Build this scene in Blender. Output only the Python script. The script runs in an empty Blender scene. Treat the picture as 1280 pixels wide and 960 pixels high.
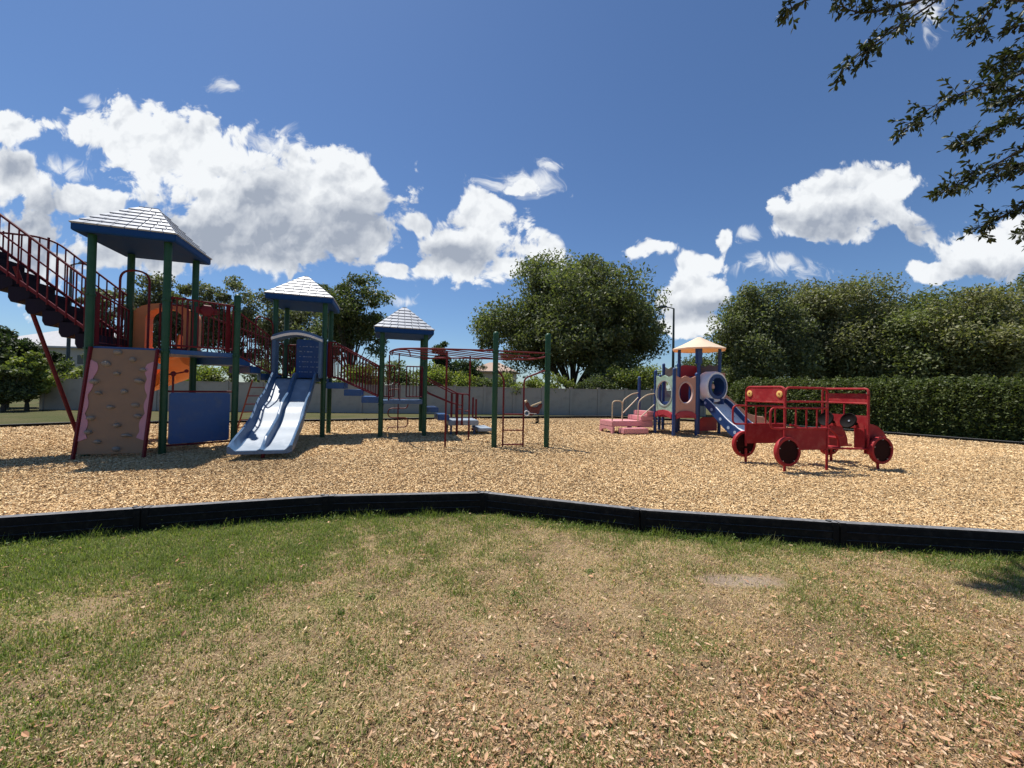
import bpy, bmesh, math, random
import numpy as np
from mathutils import Vector, Matrix
R = math.radians
rnd = random.Random(7)
rng = np.random.default_rng(11)
scene = bpy.context.scene
COL = scene.collection
M = 0.15            # level of the mulch above the lawn
F = 481.0           # focal length in photo pixels (1280 wide)
CAMH = 1.55
ROLL, PITCH = R(1.1), math.atan(6.2 / F)
fw = Vector((0, math.cos(PITCH), math.sin(PITCH)))
rt0, up0 = Vector((1, 0, 0)), Vector((0, -math.sin(PITCH), math.cos(PITCH)))
RT = rt0 * math.cos(ROLL) + up0 * math.sin(ROLL)
UP = up0 * math.cos(ROLL) - rt0 * math.sin(ROLL)

def uv(px, py):
    d = fw + RT * ((px - 640) / F) + UP * ((480 - py) / F)
    return d.x / d.y, d.z / d.y

def at(px, py, Y):
    u, v = uv(px, py)
    return Vector((u * Y, Y, CAMH + v * Y))

# ------------------------------------------------------------------ helpers
ORG = {}
def tag(o, label=None, cat=None, group=None, kind=None):
    if label: o['label'] = label
    if cat: o['category'] = cat
    if group: o['group'] = group
    if kind: o['kind'] = kind
    return o

def empty(name, loc, label=None, cat=None, group=None):
    o = bpy.data.objects.new(name, None)
    COL.objects.link(o)
    o.location = loc
    o.empty_display_size = 0.2
    ORG[o] = Vector(loc)
    return tag(o, label, cat, group)

def link(name, me, mat, parent, org):
    me.materials.append(mat)
    o = bpy.data.objects.new(name, me)
    COL.objects.link(o)
    if parent is not None:
        o.parent = parent
        o.location = org - ORG[parent]
    else:
        o.location = org
    ORG[o] = org
    return o

def perp(d):
    a = Vector((0, 0, 1)) if abs(d.z) < 0.9 else Vector((1, 0, 0))
    x = d.cross(a).normalized()
    return x, d.cross(x).normalized()

def rounded(pts, r, n=5, closed=False):
    pts = [Vector(p) for p in pts]
    out = []
    N = len(pts)
    for i, p in enumerate(pts):
        if not closed and i in (0, N - 1):
            out.append(p); continue
        a, b = pts[i - 1], pts[(i + 1) % N]
        da, db = (a - p), (b - p)
        rr = min(r, da.length * .49, db.length * .49)
        A, B = p + da.normalized() * rr, p + db.normalized() * rr
        for k in range(n + 1):
            t = k / n
            out.append(A * (1 - t) ** 2 + p * 2 * t * (1 - t) + B * t * t)
    return out

def catmull(pts, n=8):
    pts = [Vector(p) for p in pts]
    P = [pts[0] * 2 - pts[1]] + pts + [pts[-1] * 2 - pts[-2]]
    out = []
    for i in range(1, len(P) - 2):
        for k in range(n):
            t = k / n
            a, b, c, d = P[i - 1], P[i], P[i + 1], P[i + 2]
            out.append(0.5 * ((2 * b) + (c - a) * t + (2 * a - 5 * b + 4 * c - d) * t * t + (3 * b - a - 3 * c + d) * t ** 3))
    out.append(pts[-1])
    return out

class MB:
    def __init__(s): s.v = []; s.f = []
    def add(s, vs, fs):
        b = len(s.v)
        s.v += [Vector(v) for v in vs]
        s.f += [tuple(b + i for i in f) for f in fs]
        return s
    def hexa(s, p):   # p[0..3] bottom ring, p[4..7] top ring
        return s.add(p, [(3, 2, 1, 0), (4, 5, 6, 7), (0, 1, 5, 4), (1, 2, 6, 5), (2, 3, 7, 6), (3, 0, 4, 7)])
    def box(s, c, sx, sy, sz, ang=0):
        c = Vector(c); ca, sa = math.cos(ang), math.sin(ang)
        p = []
        for z in (-sz / 2, sz / 2):
            for x, y in ((-sx / 2, -sy / 2), (sx / 2, -sy / 2), (sx / 2, sy / 2), (-sx / 2, sy / 2)):
                p.append(c + Vector((x * ca - y * sa, x * sa + y * ca, z)))
        return s.hexa(p)
    def bar(s, p, q, w, h):
        p, q = Vector(p), Vector(q)
        d = (q - p).normalized(); x, y = perp(d)
        return s.hexa([p + x * a * w / 2 + y * b * h / 2 for a, b in ((-1, -1), (1, -1), (1, 1), (-1, 1))] +
                      [q + x * a * w / 2 + y * b * h / 2 for a, b in ((-1, -1), (1, -1), (1, 1), (-1, 1))])
    def tube(s, pts, r, seg=8, closed=False):
        pts = [Vector(p) for p in pts]
        N = len(pts)
        rs = r if isinstance(r, (list, tuple)) else [r] * N
        vs, fs = [], []
        d0 = (pts[1] - pts[0]).normalized()
        x, y = perp(d0)
        for i, p in enumerate(pts):
            if closed: d = (pts[(i + 1) % N] - pts[i - 1]).normalized()
            elif i == 0: d = d0
            elif i == N - 1: d = (pts[-1] - pts[-2]).normalized()
            else: d = (pts[i + 1] - pts[i - 1]).normalized()
            x = (x - d * x.dot(d)).normalized(); y = d.cross(x)
            for k in range(seg):
                a = 2 * math.pi * k / seg
                vs.append(p + (x * math.cos(a) + y * math.sin(a)) * rs[i])
        L = N if closed else N - 1
        for i in range(L):
            for k in range(seg):
                a, b = i * seg, ((i + 1) % N) * seg
                fs.append((a + k, a + (k + 1) % seg, b + (k + 1) % seg, b + k))
        if not closed:
            fs.append(tuple(range(seg - 1, -1, -1)))
            fs.append(tuple((N - 1) * seg + k for k in range(seg)))
        return s.add(vs, fs)
    def lathe(s, base, prof, seg=16, axis=Vector((0, 0, 1)), caps=True):
        base = Vector(base); axis = Vector(axis).normalized(); x, y = perp(axis)
        vs, fs = [], []
        for r, z in prof:
            for k in range(seg):
                a = 2 * math.pi * k / seg
                vs.append(base + axis * z + (x * math.cos(a) + y * math.sin(a)) * r)
        for i in range(len(prof) - 1):
            for k in range(seg):
                fs.append((i * seg + k, i * seg + (k + 1) % seg, (i + 1) * seg + (k + 1) % seg, (i + 1) * seg + k))
        if caps:
            fs.append(tuple(range(seg - 1, -1, -1)))
            fs.append(tuple((len(prof) - 1) * seg + k for k in range(seg)))
        return s.add(vs, fs)
    def prism(s, poly, o, ax, ay, az, t):
        o, ax, ay, az = map(Vector, (o, ax, ay, az))
        n = len(poly)
        A = [o + ax * a + ay * b for a, b in poly]
        vs = A + [p + az * t for p in A]
        fs = [tuple(range(n - 1, -1, -1)), tuple(range(n, 2 * n))]
        fs += [(i, (i + 1) % n, n + (i + 1) % n, n + i) for i in range(n)]
        return s.add(vs, fs)
    def frame(s, outer, inner, o, ax, ay, az, t):   # a plate with a hole; outer and inner have equal counts
        o, ax, ay, az = map(Vector, (o, ax, ay, az))
        n = len(outer)
        vs = []
        for k in (0, 1):
            for ring in (outer, inner):
                vs += [o + ax * a + ay * b + az * (t * k) for a, b in ring]
        fs = []
        for i in range(n):
            j = (i + 1) % n
            fs += [(i, j, n + j, n + i), (2 * n + i, 3 * n + i, 3 * n + j, 2 * n + j),
                   (i, 2 * n + i, 2 * n + j, j), (n + i, n + j, 3 * n + j, 3 * n + i)]
        return s.add(vs, fs)
    def loft(s, rings, closed=True, caps=True):
        n = len(rings[0]); vs = [p for r in rings for p in r]; fs = []
        for i in range(len(rings) - 1):
            for k in range(n if closed else n - 1):
                fs.append((i * n + k, i * n + (k + 1) % n, (i + 1) * n + (k + 1) % n, (i + 1) * n + k))
        if caps:
            fs.append(tuple(range(n - 1, -1, -1)))
            fs.append(tuple((len(rings) - 1) * n + k for k in range(n)))
        return s.add(vs, fs)
    def build(s, name, mat, parent=None, bevel=0.0, smooth=32):
        lo = Vector([min(v[i] for v in s.v) for i in range(3)])
        hi = Vector([max(v[i] for v in s.v) for i in range(3)])
        org = Vector(((lo.x + hi.x) / 2, (lo.y + hi.y) / 2, lo.z))
        me = bpy.data.meshes.new(name)
        me.from_pydata([tuple(v - org) for v in s.v], [], s.f)
        bm = bmesh.new(); bm.from_mesh(me)
        bmesh.ops.recalc_face_normals(bm, faces=bm.faces)
        if bevel > 0:
            es = [e for e in bm.edges if len(e.link_faces) == 2 and e.calc_face_angle(0) > R(45)]
            bmesh.ops.bevel(bm, geom=es, offset=bevel, segments=2, affect='EDGES', clamp_overlap=True)
        bm.to_mesh(me); bm.free()
        me.polygons.foreach_set('use_smooth', [True] * len(me.polygons))
        me.set_sharp_from_angle(angle=R(smooth))
        return link(name, me, mat, parent, org)

def bigmesh(name, verts, faces, mat, colors=None, parent=None, org=Vector((0, 0, 0)), smooth=False):
    """verts (N,3); faces (K,m) all the same size; colors (K,3) one per face."""
    me = bpy.data.meshes.new(name)
    K, m = faces.shape
    me.vertices.add(len(verts)); me.loops.add(K * m); me.polygons.add(K)
    v = verts - np.array(org)
    me.vertices.foreach_set('co', v.astype(np.float32).ravel())
    me.loops.foreach_set('vertex_index', faces.astype(np.int32).ravel())
    me.polygons.foreach_set('loop_start', (np.arange(K) * m).astype(np.int32))
    me.polygons.foreach_set('use_smooth', np.full(K, smooth))
    me.update(calc_edges=True)
    if colors is not None:
        at_ = me.attributes.new('tint', 'FLOAT_COLOR', 'FACE')
        c4 = np.ones((K, 4), np.float32); c4[:, :3] = colors
        at_.data.foreach_set('color', c4.ravel())
    return link(name, me, mat, parent, org)

# ------------------------------------------------------------------ materials
def newmat(name):
    m = bpy.data.materials.new(name); m.use_nodes = True
    nt = m.node_tree
    return m, nt, nt.nodes['Principled BSDF']

def pm(name, col, rough=0.5, spec=0.5, vary=0.12, scale=6.0, bump=0.0, bscale=60, metal=0.0, dirt=None):
    m, nt, b = newmat(name)
    b.inputs['Roughness'].default_value = rough
    b.inputs['Specular IOR Level'].default_value = spec
    b.inputs['Metallic'].default_value = metal
    tc = nt.nodes.new('ShaderNodeTexCoord')
    n = nt.nodes.new('ShaderNodeTexNoise'); n.inputs['Scale'].default_value = scale
    n.inputs['Detail'].default_value = 6
    nt.links.new(tc.outputs['Object'], n.inputs['Vector'])
    mx = nt.nodes.new('ShaderNodeMix'); mx.data_type = 'RGBA'
    mx.inputs['A'].default_value = (*[c * (1 - vary * 1.6) for c in col], 1)
    mx.inputs['B'].default_value = (*[min(1, c * (1 + vary * 1.6)) for c in col], 1)
    nt.links.new(n.outputs['Fac'], mx.inputs['Factor'])
    out = mx.outputs['Result']
    if dirt:
        n2 = nt.nodes.new('ShaderNodeTexNoise'); n2.inputs['Scale'].default_value = dirt[1]; n2.inputs['Detail'].default_value = 9
        n2.inputs['Roughness'].default_value = .7
        nt.links.new(tc.outputs['Object'], n2.inputs['Vector'])
        rp = nt.nodes.new('ShaderNodeValToRGB'); rp.color_ramp.elements[0].position = .5; rp.color_ramp.elements[1].position = .78
        nt.links.new(n2.outputs['Fac'], rp.inputs['Fac'])
        m2 = nt.nodes.new('ShaderNodeMix'); m2.data_type = 'RGBA'
        nt.links.new(rp.outputs['Color'], m2.inputs['Factor'])
        nt.links.new(out, m2.inputs['A']); m2.inputs['B'].default_value = (*dirt[0], 1)
        out = m2.outputs['Result']
    nt.links.new(out, b.inputs['Base Color'])
    rr = nt.nodes.new('ShaderNodeMapRange')
    rr.inputs['To Min'].default_value = max(.05, rough - .08); rr.inputs['To Max'].default_value = rough + .1
    nt.links.new(n.outputs['Fac'], rr.inputs['Value']); nt.links.new(rr.outputs['Result'], b.inputs['Roughness'])
    if bump:
        n3 = nt.nodes.new('ShaderNodeTexNoise'); n3.inputs['Scale'].default_value = bscale; n3.inputs['Detail'].default_value = 4
        nt.links.new(tc.outputs['Object'], n3.inputs['Vector'])
        bp = nt.nodes.new('ShaderNodeBump'); bp.inputs['Strength'].default_value = bump; bp.inputs['Distance'].default_value = .01
        nt.links.new(n3.outputs['Fac'], bp.inputs['Height']); nt.links.new(bp.outputs['Normal'], b.inputs['Normal'])
    return m

def tintmat(name, rough=.6, transl=0.0, spec=.3):
    m, nt, b = newmat(name)
    a = nt.nodes.new('ShaderNodeAttribute'); a.attribute_name = 'tint'
    b.inputs['Roughness'].default_value = rough; b.inputs['Specular IOR Level'].default_value = spec
    nt.links.new(a.outputs['Color'], b.inputs['Base Color'])
    if transl:
        t = nt.nodes.new('ShaderNodeBsdfTranslucent')
        mc = nt.nodes.new('ShaderNodeMix'); mc.data_type = 'RGBA'; mc.blend_type = 'MULTIPLY'; mc.inputs['Factor'].default_value = 1
        nt.links.new(a.outputs['Color'], mc.inputs['A']); mc.inputs['B'].default_value = (1.5, 1.7, .7, 1)
        nt.links.new(mc.outputs['Result'], t.inputs['Color'])
        mx = nt.nodes.new('ShaderNodeMixShader'); mx.inputs[0].default_value = transl
        out = nt.nodes['Material Output']
        nt.links.new(b.outputs[0], mx.inputs[1]); nt.links.new(t.outputs[0], mx.inputs[2])
        nt.links.new(mx.outputs[0], out.inputs['Surface'])
    return m

GREEN = pm('green_paint', (.011, .066, .028), .45, .35, vary=.18, scale=4, dirt=((.03, .085, .045), 6))
RED = pm('red_paint', (.125, .008, .012), .5, .25, vary=.15, dirt=((.15, .035, .03), 5))
BUSRED = pm('bus_red_paint', (.32, .02, .025), .55, .2, vary=.2, dirt=((.34, .085, .07), 6))
SHINGLE = pm('faded_shingle', (.34, .37, .42), .45, .4, vary=.12, dirt=((.22, .25, .31), 5))
BED = pm('worn_sheen_pale_blue', (.25, .30, .36), .46, .35, vary=.15, scale=4, dirt=((.36, .41, .47), 6))
ROOFBLUE = pm('blue_roof_plastic', (.008, .05, .17), .6, .15, vary=.1)
BLUE = pm('blue_plastic', (.010, .075, .24), .42, vary=.12, dirt=((.07, .115, .19), 4))
SLIDEBLUE = pm('blue_slide_plastic', (.055, .12, .22), .4, vary=.15, dirt=((.12, .19, .33), 9))
DECK = pm('navy_deck_coating', (.025, .05, .12), .55, vary=.2)
PURPLE = pm('dark_purple_coating', (.012, .008, .018), .7, .2, vary=.2)
ORANGE = pm('orange_plastic', (.75, .2, .02), .42, vary=.08)
SALMON = pm('faded_orange_plastic', (.72, .24, .08), .5, vary=.08)
BROWN = pm('brown_climbing_panel', (.25, .155, .088), .6, vary=.1, bump=.15, bscale=40)
PINK = pm('pink_plastic', (.5, .24, .28), .55, vary=.1)
ROCK = pm('grey_hold', (.24, .215, .185), .75, vary=.35)
WHITEP = pm('white_plastic', (.8, .82, .84), .45, vary=.05)
TANM = pm('tan_paint', (.5, .4, .26), .5)
TPINK = pm('pink_step_plastic', (.62, .27, .28), .55, vary=.08)
SAGE = pm('sage_green_panel', (.30, .43, .33), .5, vary=.3, scale=9)
CLAY = pm('clay_brown_panel', (.50, .255, .185), .55, vary=.08)
NAVY = pm('navy_post_paint', (.015, .05, .17), .42)
REDP = pm('red_plastic', (.38, .03, .045), .5)
GREYP = pm('grey_plastic', (.12, .12, .13), .6)
BLACKP = pm('black_plastic', (.008, .006, .006), .75, .1, vary=.3)
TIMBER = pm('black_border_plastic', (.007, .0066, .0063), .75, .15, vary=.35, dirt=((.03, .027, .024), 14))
DISC = pm('dark_maroon_disc', (.022, .005, .005), .7, .1)
YELLOW = pm('yellow_disc', (.8, .48, .14), .5)
STEEL = pm('galvanised_steel', (.45, .45, .45), .4, metal=.8)
WALLM = pm('concrete_wall', (.42, .37, .31), .9, .15, vary=.08, scale=.8, bump=.1, bscale=30, dirt=((.26, .23, .195), 1.2))
POLEM = pm('dark_lamp_post', (.05, .065, .06), .5)
BARK = pm('bark', (.07, .058, .045), .9, vary=.4, scale=10, bump=.6, bscale=25)
TWIG = pm('twig_bark', (.055, .045, .035), .9, vary=.3)
STUCCO = pm('stucco', (.42, .40, .37), .9)
STUCCO2 = pm('tan_stucco', (.5, .42, .34), .9)
ROOFG = pm('grey_roof', (.42, .42, .43), .85, vary=.15, scale=3)
ROOFO = pm('terracotta_roof', (.36, .26, .2), .85, vary=.2, scale=3)
GLASS = pm('dark_window', (.03, .035, .04), .1)
LEAFM = tintmat('leaf', .55, .3, .3)
HEDGEM = tintmat('hedge_leaf', .55, .25, .25)
NEARLEAF = tintmat('near_leaf', .5, .16, .3)
GRASSM = tintmat('grass_blade', .6, .38, .25)
CHIPM = tintmat('wood_chip', .8, 0, .2)
LITTERM = tintmat('dead_leaf', .6, .12, .3)

def top_glare(m, col, lo, hi):  # paler colour on up-facing faces, standing in for glare
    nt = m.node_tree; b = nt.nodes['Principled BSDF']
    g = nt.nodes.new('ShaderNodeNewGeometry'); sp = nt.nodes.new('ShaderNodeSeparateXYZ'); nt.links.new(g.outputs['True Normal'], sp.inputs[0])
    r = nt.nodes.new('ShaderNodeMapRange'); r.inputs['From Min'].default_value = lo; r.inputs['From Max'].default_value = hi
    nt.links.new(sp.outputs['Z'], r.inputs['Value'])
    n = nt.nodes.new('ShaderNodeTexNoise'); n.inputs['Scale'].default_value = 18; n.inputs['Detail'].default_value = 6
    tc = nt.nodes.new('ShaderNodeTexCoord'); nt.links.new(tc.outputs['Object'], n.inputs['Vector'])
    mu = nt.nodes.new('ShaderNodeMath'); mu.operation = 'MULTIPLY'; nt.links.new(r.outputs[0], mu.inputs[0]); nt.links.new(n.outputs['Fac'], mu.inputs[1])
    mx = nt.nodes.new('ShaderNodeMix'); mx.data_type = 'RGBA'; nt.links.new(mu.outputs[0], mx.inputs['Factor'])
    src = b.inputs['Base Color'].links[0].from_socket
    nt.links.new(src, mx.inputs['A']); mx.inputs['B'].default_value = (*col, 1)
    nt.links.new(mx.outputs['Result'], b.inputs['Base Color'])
top_glare(TIMBER, (.30, .30, .31), .6, .9)

def roofmat():
    m, nt, b = newmat('cream_canopy')
    b.inputs['Base Color'].default_value = (.86, .78, .60, 1); b.inputs['Roughness'].default_value = .5
    t = nt.nodes.new('ShaderNodeBsdfTranslucent'); t.inputs['Color'].default_value = (.95, .5, .1, 1)
    mx = nt.nodes.new('ShaderNodeMixShader'); mx.inputs[0].default_value = .35
    nt.links.new(b.outputs[0], mx.inputs[1]); nt.links.new(t.outputs[0], mx.inputs[2])
    nt.links.new(mx.outputs[0], nt.nodes['Material Output'].inputs['Surface'])
    return m
CANOPY = roofmat()

def groundmat():
    m, nt, b = newmat('lawn_ground')
    b.inputs['Roughness'].default_value = .95; b.inputs['Specular IOR Level'].default_value = .1
    N = nt.nodes.new; L = nt.links.new
    tc = N('ShaderNodeTexCoord')
    def noise(s, d=6, r=.6):
        n = N('ShaderNodeTexNoise'); n.inputs['Scale'].default_value = s; n.inputs['Detail'].default_value = d
        n.inputs['Roughness'].default_value = r
        L(tc.outputs['Object'], n.inputs['Vector']); return n.outputs['Fac']
    def mix(f, a, c):
        x = N('ShaderNodeMix'); x.data_type = 'RGBA'; L(f, x.inputs['Factor'])
        for k, v in (('A', a), ('B', c)):
            if isinstance(v, tuple): x.inputs[k].default_value = (*v, 1)
            else: L(v, x.inputs[k])
        return x.outputs['Result']
    def ramp(f, a, c):
        r = N('ShaderNodeMapRange'); r.inputs['From Min'].default_value = a; r.inputs['From Max'].default_value = c
        r.interpolation_type = 'SMOOTHSTEP'
        L(f, r.inputs['Value']); return r.outputs['Result']
    fine = noise(90, 8, .7)
    straw = mix(fine, (.17, .115, .07), (.52, .38, .235))
    soil = mix(noise(60, 6), (.12, .08, .05), (.30, .205, .13))
    green = mix(noise(70, 8, .7), (.08, .10, .025), (.25, .25, .085))
    near = mix(ramp(noise(2.2, 6), .42, .62), straw, soil)
    near2 = mix(ramp(noise(1.3, 8, .7), .5, .66), near, green)
    # beyond the play area the lawn is greener
    sep = N('ShaderNodeSeparateXYZ'); L(tc.outputs['Object'], sep.inputs[0])
    far = ramp(sep.outputs['Y'], 9, 11)
    fgreen = mix(ramp(noise(.35, 8, .65), .4, .62), (.062, .072, .024), (.12, .095, .05))
    fgreen = mix(fine, fgreen, mix(noise(8, 8, .75), (.03, .04, .012), (.12, .115, .055)))
    c = mix(far, near2, fgreen)
    # bare grey sandy patch
    vm = N('ShaderNodeVectorMath'); vm.operation = 'MULTIPLY_ADD'
    L(tc.outputs['Object'], vm.inputs[0]); vm.inputs[1].default_value = (1 / .42, 1 / .14, 0); vm.inputs[2].default_value = (-1.93 / .42, -3.2 / .14, 0)
    ln = N('ShaderNodeVectorMath'); ln.operation = 'LENGTH'; L(vm.outputs[0], ln.inputs[0])
    ad = N('ShaderNodeMath'); ad.operation = 'ADD'; L(ln.outputs['Value'], ad.inputs[0]); L(noise(5, 9, .75), ad.inputs[1])
    inv = N('ShaderNodeMath'); inv.operation = 'SUBTRACT'; inv.inputs[0].default_value = 1; L(ramp(ad.outputs[0], .75, 1.65), inv.inputs[1]); hf = N('ShaderNodeMath'); hf.operation = 'MULTIPLY'; hf.inputs[1].default_value = .75; L(inv.outputs[0], hf.inputs[0]); hf.inputs[1].default_value = .55; sandf = hf.outputs[0]
    c = mix(sandf, c, mix(fine, (.22, .18, .15), (.42, .355, .30)))
    L(c, b.inputs['Base Color'])
    bp = N('ShaderNodeBump'); bp.inputs['Strength'].default_value = .8; bp.inputs['Distance'].default_value = .03
    L(fine, bp.inputs['Height']); L(bp.outputs[0], b.inputs['Normal'])
    return m

def mulchmat():
    m, nt, b = newmat('mulch_bed')
    b.inputs['Roughness'].default_value = .9; b.inputs['Specular IOR Level'].default_value = .15
    N = nt.nodes.new; L = nt.links.new
    tc = N('ShaderNodeTexCoord')
    vo = N('ShaderNodeTexVoronoi'); vo.inputs['Scale'].default_value = 36; vo.inputs['Randomness'].default_value = 1
    nz = N('ShaderNodeTexNoise'); nz.inputs['Scale'].default_value = 14
    mp = N('ShaderNodeVectorMath'); mp.operation = 'ADD'
    L(tc.outputs['Object'], mp.inputs[0]); L(nz.outputs['Color'], mp.inputs[1]); L(tc.outputs['Object'], nz.inputs['Vector'])
    L(mp.outputs[0], vo.inputs['Vector'])
    sp = N('ShaderNodeSeparateColor'); L(vo.outputs['Color'], sp.inputs[0])
    rp = N('ShaderNodeValToRGB'); cr = rp.color_ramp
    cr.elements[0].color = (.3, .19, .1, 1); cr.elements[1].color = (.66, .50, .30, 1)
    e = cr.elements.new(.35); e.color = (.42, .28, .15, 1)
    e = cr.elements.new(.7); e.color = (.56, .40, .225, 1)
    L(sp.outputs[0], rp.inputs['Fac'])
    n2 = N('ShaderNodeTexNoise'); n2.inputs['Scale'].default_value = .5; n2.inputs['Detail'].default_value = 7; L(tc.outputs['Object'], n2.inputs['Vector'])
    r2 = N('ShaderNodeMapRange'); r2.inputs['From Min'].default_value = .35; r2.inputs['From Max'].default_value = .65
    r2.inputs['To Min'].default_value = .82; r2.inputs['To Max'].default_value = 1.1; L(n2.outputs['Fac'], r2.inputs['Value'])
    mx = N('ShaderNodeVectorMath'); mx.operation = 'SCALE'; L(rp.outputs[0], mx.inputs[0]); L(r2.outputs[0], mx.inputs['Scale'])
    L(mx.outputs[0], b.inputs['Base Color'])
    bp = N('ShaderNodeBump'); bp.inputs['Strength'].default_value = .9; bp.inputs['Distance'].default_value = .03
    L(sp.outputs[1], bp.inputs['Height']); L(bp.outputs[0], b.inputs['Normal'])
    return m

# ------------------------------------------------------------------ ground, mulch, border
def make_ground():
    # finer near the camera so the lawn can undulate gently
    S = 420
    o = bigmesh('ground', np.array([(-S, -60, 0), (S, -60, 0), (S, S, 0), (-S, S, 0)], float), np.array([[0, 1, 2, 3]]), groundmat())
    tag(o, kind='structure')
NEARLINE = [(-9.1, 3.3), (-7.3, 3.12), (-5.5, 3.42), (-3.80, 4.02), (-2.14, 4.58), (-.32, 4.85), (1.44, 4.28), (3.36, 3.98), (5.18, 3.76), (7.0, 3.55), (9.0, 3.6)]
FARLINE = [(9.0, 3.6), (13, 5.2), (16.6, 9.4), (15.3, 11.6), (13.8, 13.8), (12.5, 15.5), (10.7, 17.2), (8.4, 18.7), (5, 20), (1.5, 18.9), (-1.5, 17.8), (-5.86, 15.4), (-10, 13.5), (-13.7, 12.2), (-15, 10.6), (-14.8, 8.5), (-12, 5.4), (-9.1, 3.3)]
POLY = NEARLINE + FARLINE[1:-1]

def make_mulch():
    b = MB()
    b.add([(x, y, M) for x, y in POLY] + [(x, y, -.05) for x, y in POLY],
          [tuple(range(len(POLY)))] + [(i, (i + 1) % len(POLY), len(POLY) + (i + 1) % len(POLY), len(POLY) + i) for i in range(len(POLY))])
    tag(b.build('mulch_ground', mulchmat(), smooth=180), kind='structure')

def timber(p, q, label, group):
    p, q = Vector((*p, 0)), Vector((*q, 0))
    d = (q - p); L = d.length; d.normalize(); n = Vector((-d.y, d.x, 0))
    prof = [(-.06, -.03), (-.06, .225), (-.05, .25), (.035, .25), (.045, .235), (.045, -.03)]
    b = MB()
    rings = []
    for t in (0.002, .03, L - .03, L - .002):
        k = 1.0 if .02 < t < L - .02 else .9
        rings.append([p + d * t + n * (a * k) + Vector((0, 0, (z if z < 0 else z * (.985 if k < 1 else 1)))) for a, z in prof])
    b.loft(rings)
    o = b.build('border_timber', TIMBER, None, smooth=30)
    # two shallow horizontal grooves and the end spike caps
    g = MB()
    for z in (.08, .16):
        g.bar(p + d * .06 - n * .062 + Vector((0, 0, z)), p + d * (L - .06) - n * .062 + Vector((0, 0, z)), .012, .014)
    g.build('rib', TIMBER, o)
    for t in (.035, L - .035):
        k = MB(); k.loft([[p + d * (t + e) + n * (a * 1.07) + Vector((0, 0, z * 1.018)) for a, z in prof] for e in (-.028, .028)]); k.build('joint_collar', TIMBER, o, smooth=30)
    c = MB(); c.lathe(p + d * (L - .07) + n * -.005 + Vector((0, 0, .249)), [(.026, 0), (.026, .012), (.014, .02)], 8)
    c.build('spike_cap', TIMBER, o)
    return tag(o, label, 'border', group)

def make_border():
    g = 'black plastic timbers around the mulch'
    labels = {2: 'black border timber at the lower left edge beside the greenest grass',
              3: 'black border timber second in from the left edge of the photo',
              4: 'black border timber left of the near corner bend, before the slide',
              5: 'black border timber right of the near corner bend, before the ladder posts',
              6: 'black border timber nearest in front of the toddler climber',
              7: 'black border timber at the lower right edge, nearest to the red bus'}
    for i in range(1, len(NEARLINE) - 1):
        if i in labels: timber(NEARLINE[i], NEARLINE[i + 1], labels[i], g)
    for i in range(2, len(FARLINE) - 3):
        p, q = Vector(FARLINE[i]), Vector(FARLINE[i + 1])
        L = (q - p).length; k = max(1, round(L / 1.83))
        for j in range(k):
            side = 'in front of the clipped hedge' if FARLINE[i][0] > 6 else 'in front of the grey wall'
            timber(tuple(p.lerp(q, j / k)), tuple(p.lerp(q, (j + 1) / k)), 'black border timber along the far mulch edge, ' + side, 'far border timbers ' + side)

def inpoly(x, y, poly):
    c = np.zeros(len(x), bool); n = len(poly)
    for i in range(n):
        x0, y0 = poly[i]; x1, y1 = poly[(i + 1) % n]
        if y0 == y1: continue
        hit = ((y0 > y) != (y1 > y)) & (x < (x1 - x0) * (y - y0) / (y1 - y0) + x0)
        c ^= hit
    return c

def near_edge_y(x):
    a = np.array(NEARLINE)
    return np.interp(x, a[:, 0], a[:, 1])

def vnoise(x, y, seed, scale):
    r = np.random.default_rng(seed); g = r.random((64, 64))
    xs, ys = x * scale + 31.3, y * scale + 17.1
    xi, yi = np.floor(xs).astype(int), np.floor(ys).astype(int)
    fx, fy = xs - xi, ys - yi
    fx, fy = fx * fx * (3 - 2 * fx), fy * fy * (3 - 2 * fy)
    G = lambda a, b: g[a % 64, b % 64]
    return (G(xi, yi) * (1 - fx) + G(xi + 1, yi) * fx) * (1 - fy) + (G(xi, yi + 1) * (1 - fx) + G(xi + 1, yi + 1) * fx) * fy

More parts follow.
